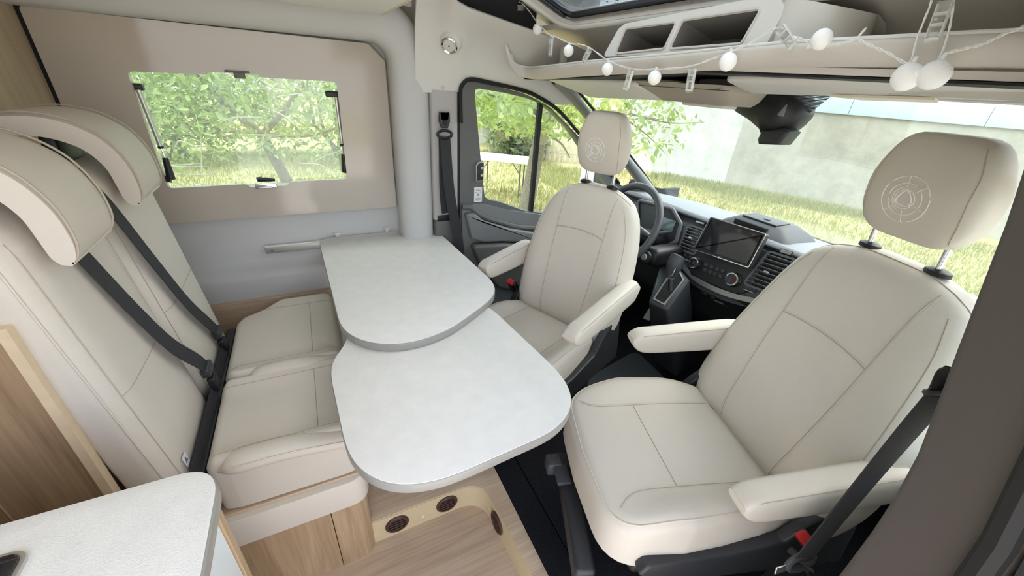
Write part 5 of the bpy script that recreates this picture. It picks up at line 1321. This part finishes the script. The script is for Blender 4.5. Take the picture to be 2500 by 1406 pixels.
wallseg('garden_wall', (7.4, 10.2), (10.02, 7.0), ZG - .1, 3.0, .25, concrete('whitewash render', (176, 174, 168), (206, 204, 198), 2.0), 'taller whitewashed garden wall partly hidden behind the tree')
# ---- leaves
def leafshape(s):
    return [(0, 0, 0), (.30 * s, .22 * s, .05 * s), (.30 * s, -.22 * s, .05 * s), (.62 * s, .20 * s, .06 * s), (.62 * s, -.20 * s, .06 * s), (s, 0, -.03 * s), (.32 * s, 0, 0), (.64 * s, 0, 0)], [(0, 6, 1), (0, 2, 6), (1, 6, 7, 3), (6, 2, 4, 7), (3, 7, 5), (7, 4, 5)]
LM = [leafmat('fresh green leaf', [(104, 124, 72), (128, 148, 88), (150, 168, 104), (168, 184, 120), (118, 138, 90)]),
      leafmat('bright green leaf', [(116, 140, 70), (142, 162, 86), (164, 182, 104), (128, 150, 78)]),
      leafmat('dull hedge leaf', [(108, 122, 84), (128, 140, 100), (146, 156, 116), (100, 114, 80)])]
def rot(rn):
    return Matrix.Rotation(rn.uniform(0, 6.28), 4, 'Z') @ Matrix.Rotation(rn.uniform(-1.1, 1.1), 4, 'Y') @ Matrix.Rotation(rn.uniform(-1.2, 1.2), 4, 'X')
def foliage(parent, pts, size, m, rn, name='foliage'):
    g = G()
    for p in pts:
        v, f = leafshape(size * rn.uniform(.6, 1.25)); g.add(v, f, Matrix.Translation(p) @ rot(rn))
    return g.build(name, m, parent, kind='stuff', smooth=0)
def cloud(rn, n, poly_px, y0, y1, key='y', dens=None):
    """points filling the volume seen through a photo region between two depths"""
    out = []; xs = [p[0] for p in poly_px]; ys_ = [p[1] for p in poly_px]
    def ins(x, y):
        c = False
        for i in range(len(poly_px)):
            (x1, y1_), (x2, y2) = poly_px[i - 1], poly_px[i]
            if (y1_ > y) != (y2 > y) and x < (x2 - x1) * (y - y1_) / (y2 - y1_) + x1: c = not c
        return c
    while len(out) < n:
        x, y = rn.uniform(min(xs), max(xs)), rn.uniform(min(ys_), max(ys_))
        if not ins(x, y) or (dens and rn.random() > dens(x, y)): continue
        out.append(at(x, y, **{key: rn.uniform(y0, y1)}))
    return out
def branches(t, segs, m):
    for pts, r0, r1 in segs:
        P_ = spline(pts, 6); g = G(); g.tube(P_, [r0 + (r1 - r0) * i / (len(P_) - 1) for i in range(len(P_))], 10); g.build('branch', m, t, smooth=60)
bark = mat('grey lichen bark', (124, 116, 104), rough=.9, var=.25, vscale=30, bump=.8, bscale=60)
twig = mat('pale dry twig', (178, 172, 160), rough=.9)
# tree filling the side window
rn = random.Random(11)
tB = empty('garden_tree', (-.5, 4.6, ZG), 'leafy green tree with pale twigs close outside the side window', 'tree', 'garden trees')
base = V((-.15, 4.9, ZG - .05)); fork = at(640, 330, y=4.7)
g = G(); P_ = spline([base, base.lerp(fork, .5) + V((.08, 0, 0)), fork], 6); g.tube(P_, [.075 - .03 * i / len(P_) for i in range(len(P_))], 12); g.build('trunk', bark, tB, smooth=60)
branches(tB, [([fork, at(585, 285, y=4.5), at(520, 225, y=4.3), at(430, 120, y=4.0)], .035, .008), ([fork, at(700, 260, y=4.6), at(760, 170, y=4.5), at(800, 60, y=4.5)], .032, .008), ([fork, at(560, 320, y=4.9), at(450, 330, y=4.9), at(330, 300, y=4.8)], .02, .006), ([fork, at(760, 330, y=4.6), at(850, 300, y=4.4), at(960, 250, y=4.2)], .02, .006)], bark)
for k in range(46):
    c = at(rn.uniform(330, 840), rn.uniform(190, 420), y=rn.uniform(3.7, 5.2)); dv_ = V((rn.uniform(-1, 1), rn.uniform(-.4, .4), rn.uniform(-.6, .9))).normalized() * rn.uniform(.2, .5)
    g = G(); g.tube(spline([c, c + dv_ * .5 + V((rn.uniform(-.05, .05), 0, rn.uniform(-.05, .05))), c + dv_], 4), [.006, .006, .006, .006, .005, .004, .003, .003, .002], 5); g.build('twig', twig, tB)
regB = [(240, 60), (940, 60), (940, 330), (860, 400), (620, 385), (430, 415), (330, 440), (250, 300)]
lv, lf_ = leafshape(.068)
lme = bpy.data.meshes.new('leaf'); lme.from_pydata(lv, [], lf_); lme.materials.append(LM[0])
near = cloud(rn, 300, [(300, 165), (855, 185), (855, 385), (620, 380), (400, 410)], 3.5, 4.1)
for p in near:
    o = bpy.data.objects.new('leaf', lme); col.objects.link(o); o.parent = tB
    o.matrix_local = Matrix.Translation(p - V(tB.location)) @ rot(rn) @ Matrix.Scale(rn.uniform(.65, 1.2), 4)
foliage(tB, cloud(rn, 5400, regB, 3.9, 5.6, dens=lambda x, y: 1.0 if y < 300 else .55), .062, LM[0], rn)
# tree with leaning trunk seen through the driver door
rn = random.Random(5)
tA = empty('garden_tree', (3.53, 6.28, ZG), 'tree with leaning lichen-covered trunk seen through the driver door window', 'tree', 'garden trees')
tp_ = [V((3.50, 6.28, ZG - .1)), at(1300, 430, y=6.3), at(1315, 350, y=6.3), at(1335, 270, y=6.25), at(1360, 160, y=6.1)]
P_ = spline(tp_, 8); g = G(); g.tube(P_, [.145 - .05 * i / len(P_) for i in range(len(P_))], 14); g.build('trunk', bark, tA, smooth=60)
branches(tA, [([at(1325, 300, y=6.28), at(1400, 280, y=5.9), at(1480, 270, y=5.4), at(1600, 290, y=4.7)], .05, .012), ([at(1340, 330, y=6.28), at(1370, 350, y=6.2), at(1392, 385, y=6.1)], .03, .01), ([at(1330, 290, y=6.28), at(1270, 250, y=5.8), at(1190, 230, y=5.4)], .05, .012), ([at(1560, 285, y=4.9), at(1640, 300, y=4.6), at(1720, 298, y=4.3)], .014, .004), ([at(1500, 270, y=5.3), at(1580, 330, y=5.0), at(1620, 370, y=4.8)], .014, .004), ([at(1350, 200, y=6.15), at(1420, 60, y=5.4), at(1480, -60, y=4.8)], .06, .02)], bark)
foliage(tA, cloud(rn, 2300, [(1090, 120), (1420, 120), (1420, 290), (1390, 345), (1330, 330), (1250, 330), (1180, 300), (1090, 330)], 4.6, 6.8), .13, LM[1], rn)
foliage(tA, cloud(rn, 950, [(1380, 190), (1560, 190), (1700, 285), (1720, 300), (1660, 320), (1680, 350), (1600, 380), (1500, 385), (1460, 330), (1400, 330)], 4.2, 6.0, dens=lambda x, y: 1.0 if x < 1540 else .55), .12, LM[1], rn)
foliage(tA, cloud(rn, 900, [(1330, -160), (1900, -160), (1700, 30), (1350, 70)], 3.6, 4.8, key='z'), .15, LM[1], rn)
# hedge and shrubs further back
rn = random.Random(9)
def shrub(name, reg, d0, d1, n, size, m, label, key='y'):
    pts = cloud(rn, n, reg, d0, d1, key); c = sum(pts, V((0, 0, 0))) / n
    t = empty(name, (c.x, c.y, ZG), label, 'shrub', 'shrubs at the far side of the lawn')
    foliage(t, pts, size, m, rn)
    for k in range(4):
        g = G(); g.tube([(c.x + rn.uniform(-.5, .5), c.y, ZG - .05), (c.x + rn.uniform(-.4, .4), c.y + .1, ZG + .8), (c.x + rn.uniform(-.6, .6), c.y, c.z + .3)], [.05, .04, .02], 8); g.build('stem', bark, t)
    return t
shrub('ivy_hedge', [(1195, 285), (1330, 290), (1340, 380), (1250, 378), (1195, 350)], 10.5, 12.2, 1500, .24, LM[2], 'dense ivy-covered hedge behind the white folding table')
shrub('garden_shrub', [(1150, 200), (1420, 200), (1420, 320), (1150, 300)], 12.0, 14.0, 1500, .26, LM[1], 'tall bright shrub rising above the ivy hedge')
shrub('garden_shrub', [(150, 100), (560, 100), (560, 340), (150, 350)], 10.5, 13.0, 2200, .20, LM[2], 'dull green shrub mass seen through the rear part of the side window')
shrub('garden_shrub', [(540, 100), (1000, 100), (1000, 330), (540, 335)], 10.5, 13.0, 2000, .20, LM[1], 'lighter green shrub mass seen through the front part of the side window')
# ---- white shed and pale fence beyond the lawn
sh = empty('garden_shed', (4.6, 13.6, ZG), 'small white garden building beyond the hedge', 'shed')
c = at(1180, 310, y=14.2)
g = G(); g.box((c.x, 14.8, ZG + 1.1), (2.4, 1.6, 2.2)); g.build('walls', mat('white wall', (226, 226, 222), rough=.8), sh)
g = G(); g.box((c.x, 14.8, ZG + 2.25), (2.7, 1.9, .1)); g.build('roof', mat('terracotta roof', (176, 120, 98), rough=.8), sh)
fe = empty('plank_fence', (7.0, 10.6, ZG), 'weathered upright plank fence between hedge and wall', 'fence')
pa = at(1338, 380, y=11.2); a0 = V((5.9, 11.3, 0)); a1 = V((7.5, 10.1, 0))
fm = mat('weathered planks', (188, 178, 156), rough=.9, var=.15, vscale=8)
for k in range(14):
    p = a0.lerp(a1, k / 13); g = G(); g.box((p.x, p.y, ZG + .62), (.11, .025, 1.3 + .06 * (k % 3)), .004, Matrix.Translation((p.x, p.y, 0)) @ Matrix.Rotation(math.atan2(a1.y - a0.y, a1.x - a0.x), 4, 'Z') @ Matrix.Translation((-p.x, -p.y, 0))); g.build('plank', fm, fe)
for z in (.25, .95):
    g = G(); g.tube([(a0.x, a0.y + .03, ZG + z), (a1.x, a1.y + .03, ZG + z)], .03, 6); g.build('fence_rail', fm, fe)
wf = empty('wire_fence', (4.6, 11.5, ZG), 'thin wire mesh fence at the left of the ivy hedge', 'fence')
for k in range(9):
    g = G(); g.tube([(3.9 + .14 * k, 11.4, ZG), (3.9 + .14 * k, 11.4, ZG + 1.4)], .006, 5); g.build('upright_wire', M['alu'], wf)
for k in range(8):
    g = G(); g.tube([(3.9, 11.4, ZG + .15 + .17 * k), (5.02, 11.4, ZG + .15 + .17 * k)], .006, 5); g.build('cross_wire', M['alu'], wf)
# ---- folding table on the lawn
ft = empty('folding_table', (3.1, 7.3, ZG), 'white folding trestle table standing on the lawn beside the tree', 'table')
A = at(1150, 383, y=7.45); B = at(1293, 397, y=6.75)
A = V((A.x, A.y, .10)); B = V((B.x, B.y, .10)); d = (B - A).normalized(); nn = V((-d.y, d.x, 0))
if nn.y < 0: nn = -nn
q = [A, B, B + nn * .7, A + nn * .7]
g = G(); g.slab([(p.x, p.y) for p in q], .055, .10, .012); g.build('table_top', mat('white plastic top', (236, 236, 232), rough=.5), ft)
for s in (.16, .84):
    for w in (.08, .62):
        p = A.lerp(B, s) + nn * w; g = G(); g.tube([(p.x, p.y, .06), (p.x, p.y, ZG)], .016, 8); g.build('leg', M['dgrey'], ft)
    p0 = A.lerp(B, s) + nn * .08; p1 = A.lerp(B, s + (.14 if s < .5 else -.14)) + nn * .08
    g = G(); g.tube([(p0.x, p0.y, -.16), (p1.x, p1.y, .05)], .009, 8); g.build('brace', M['dgrey'], ft)
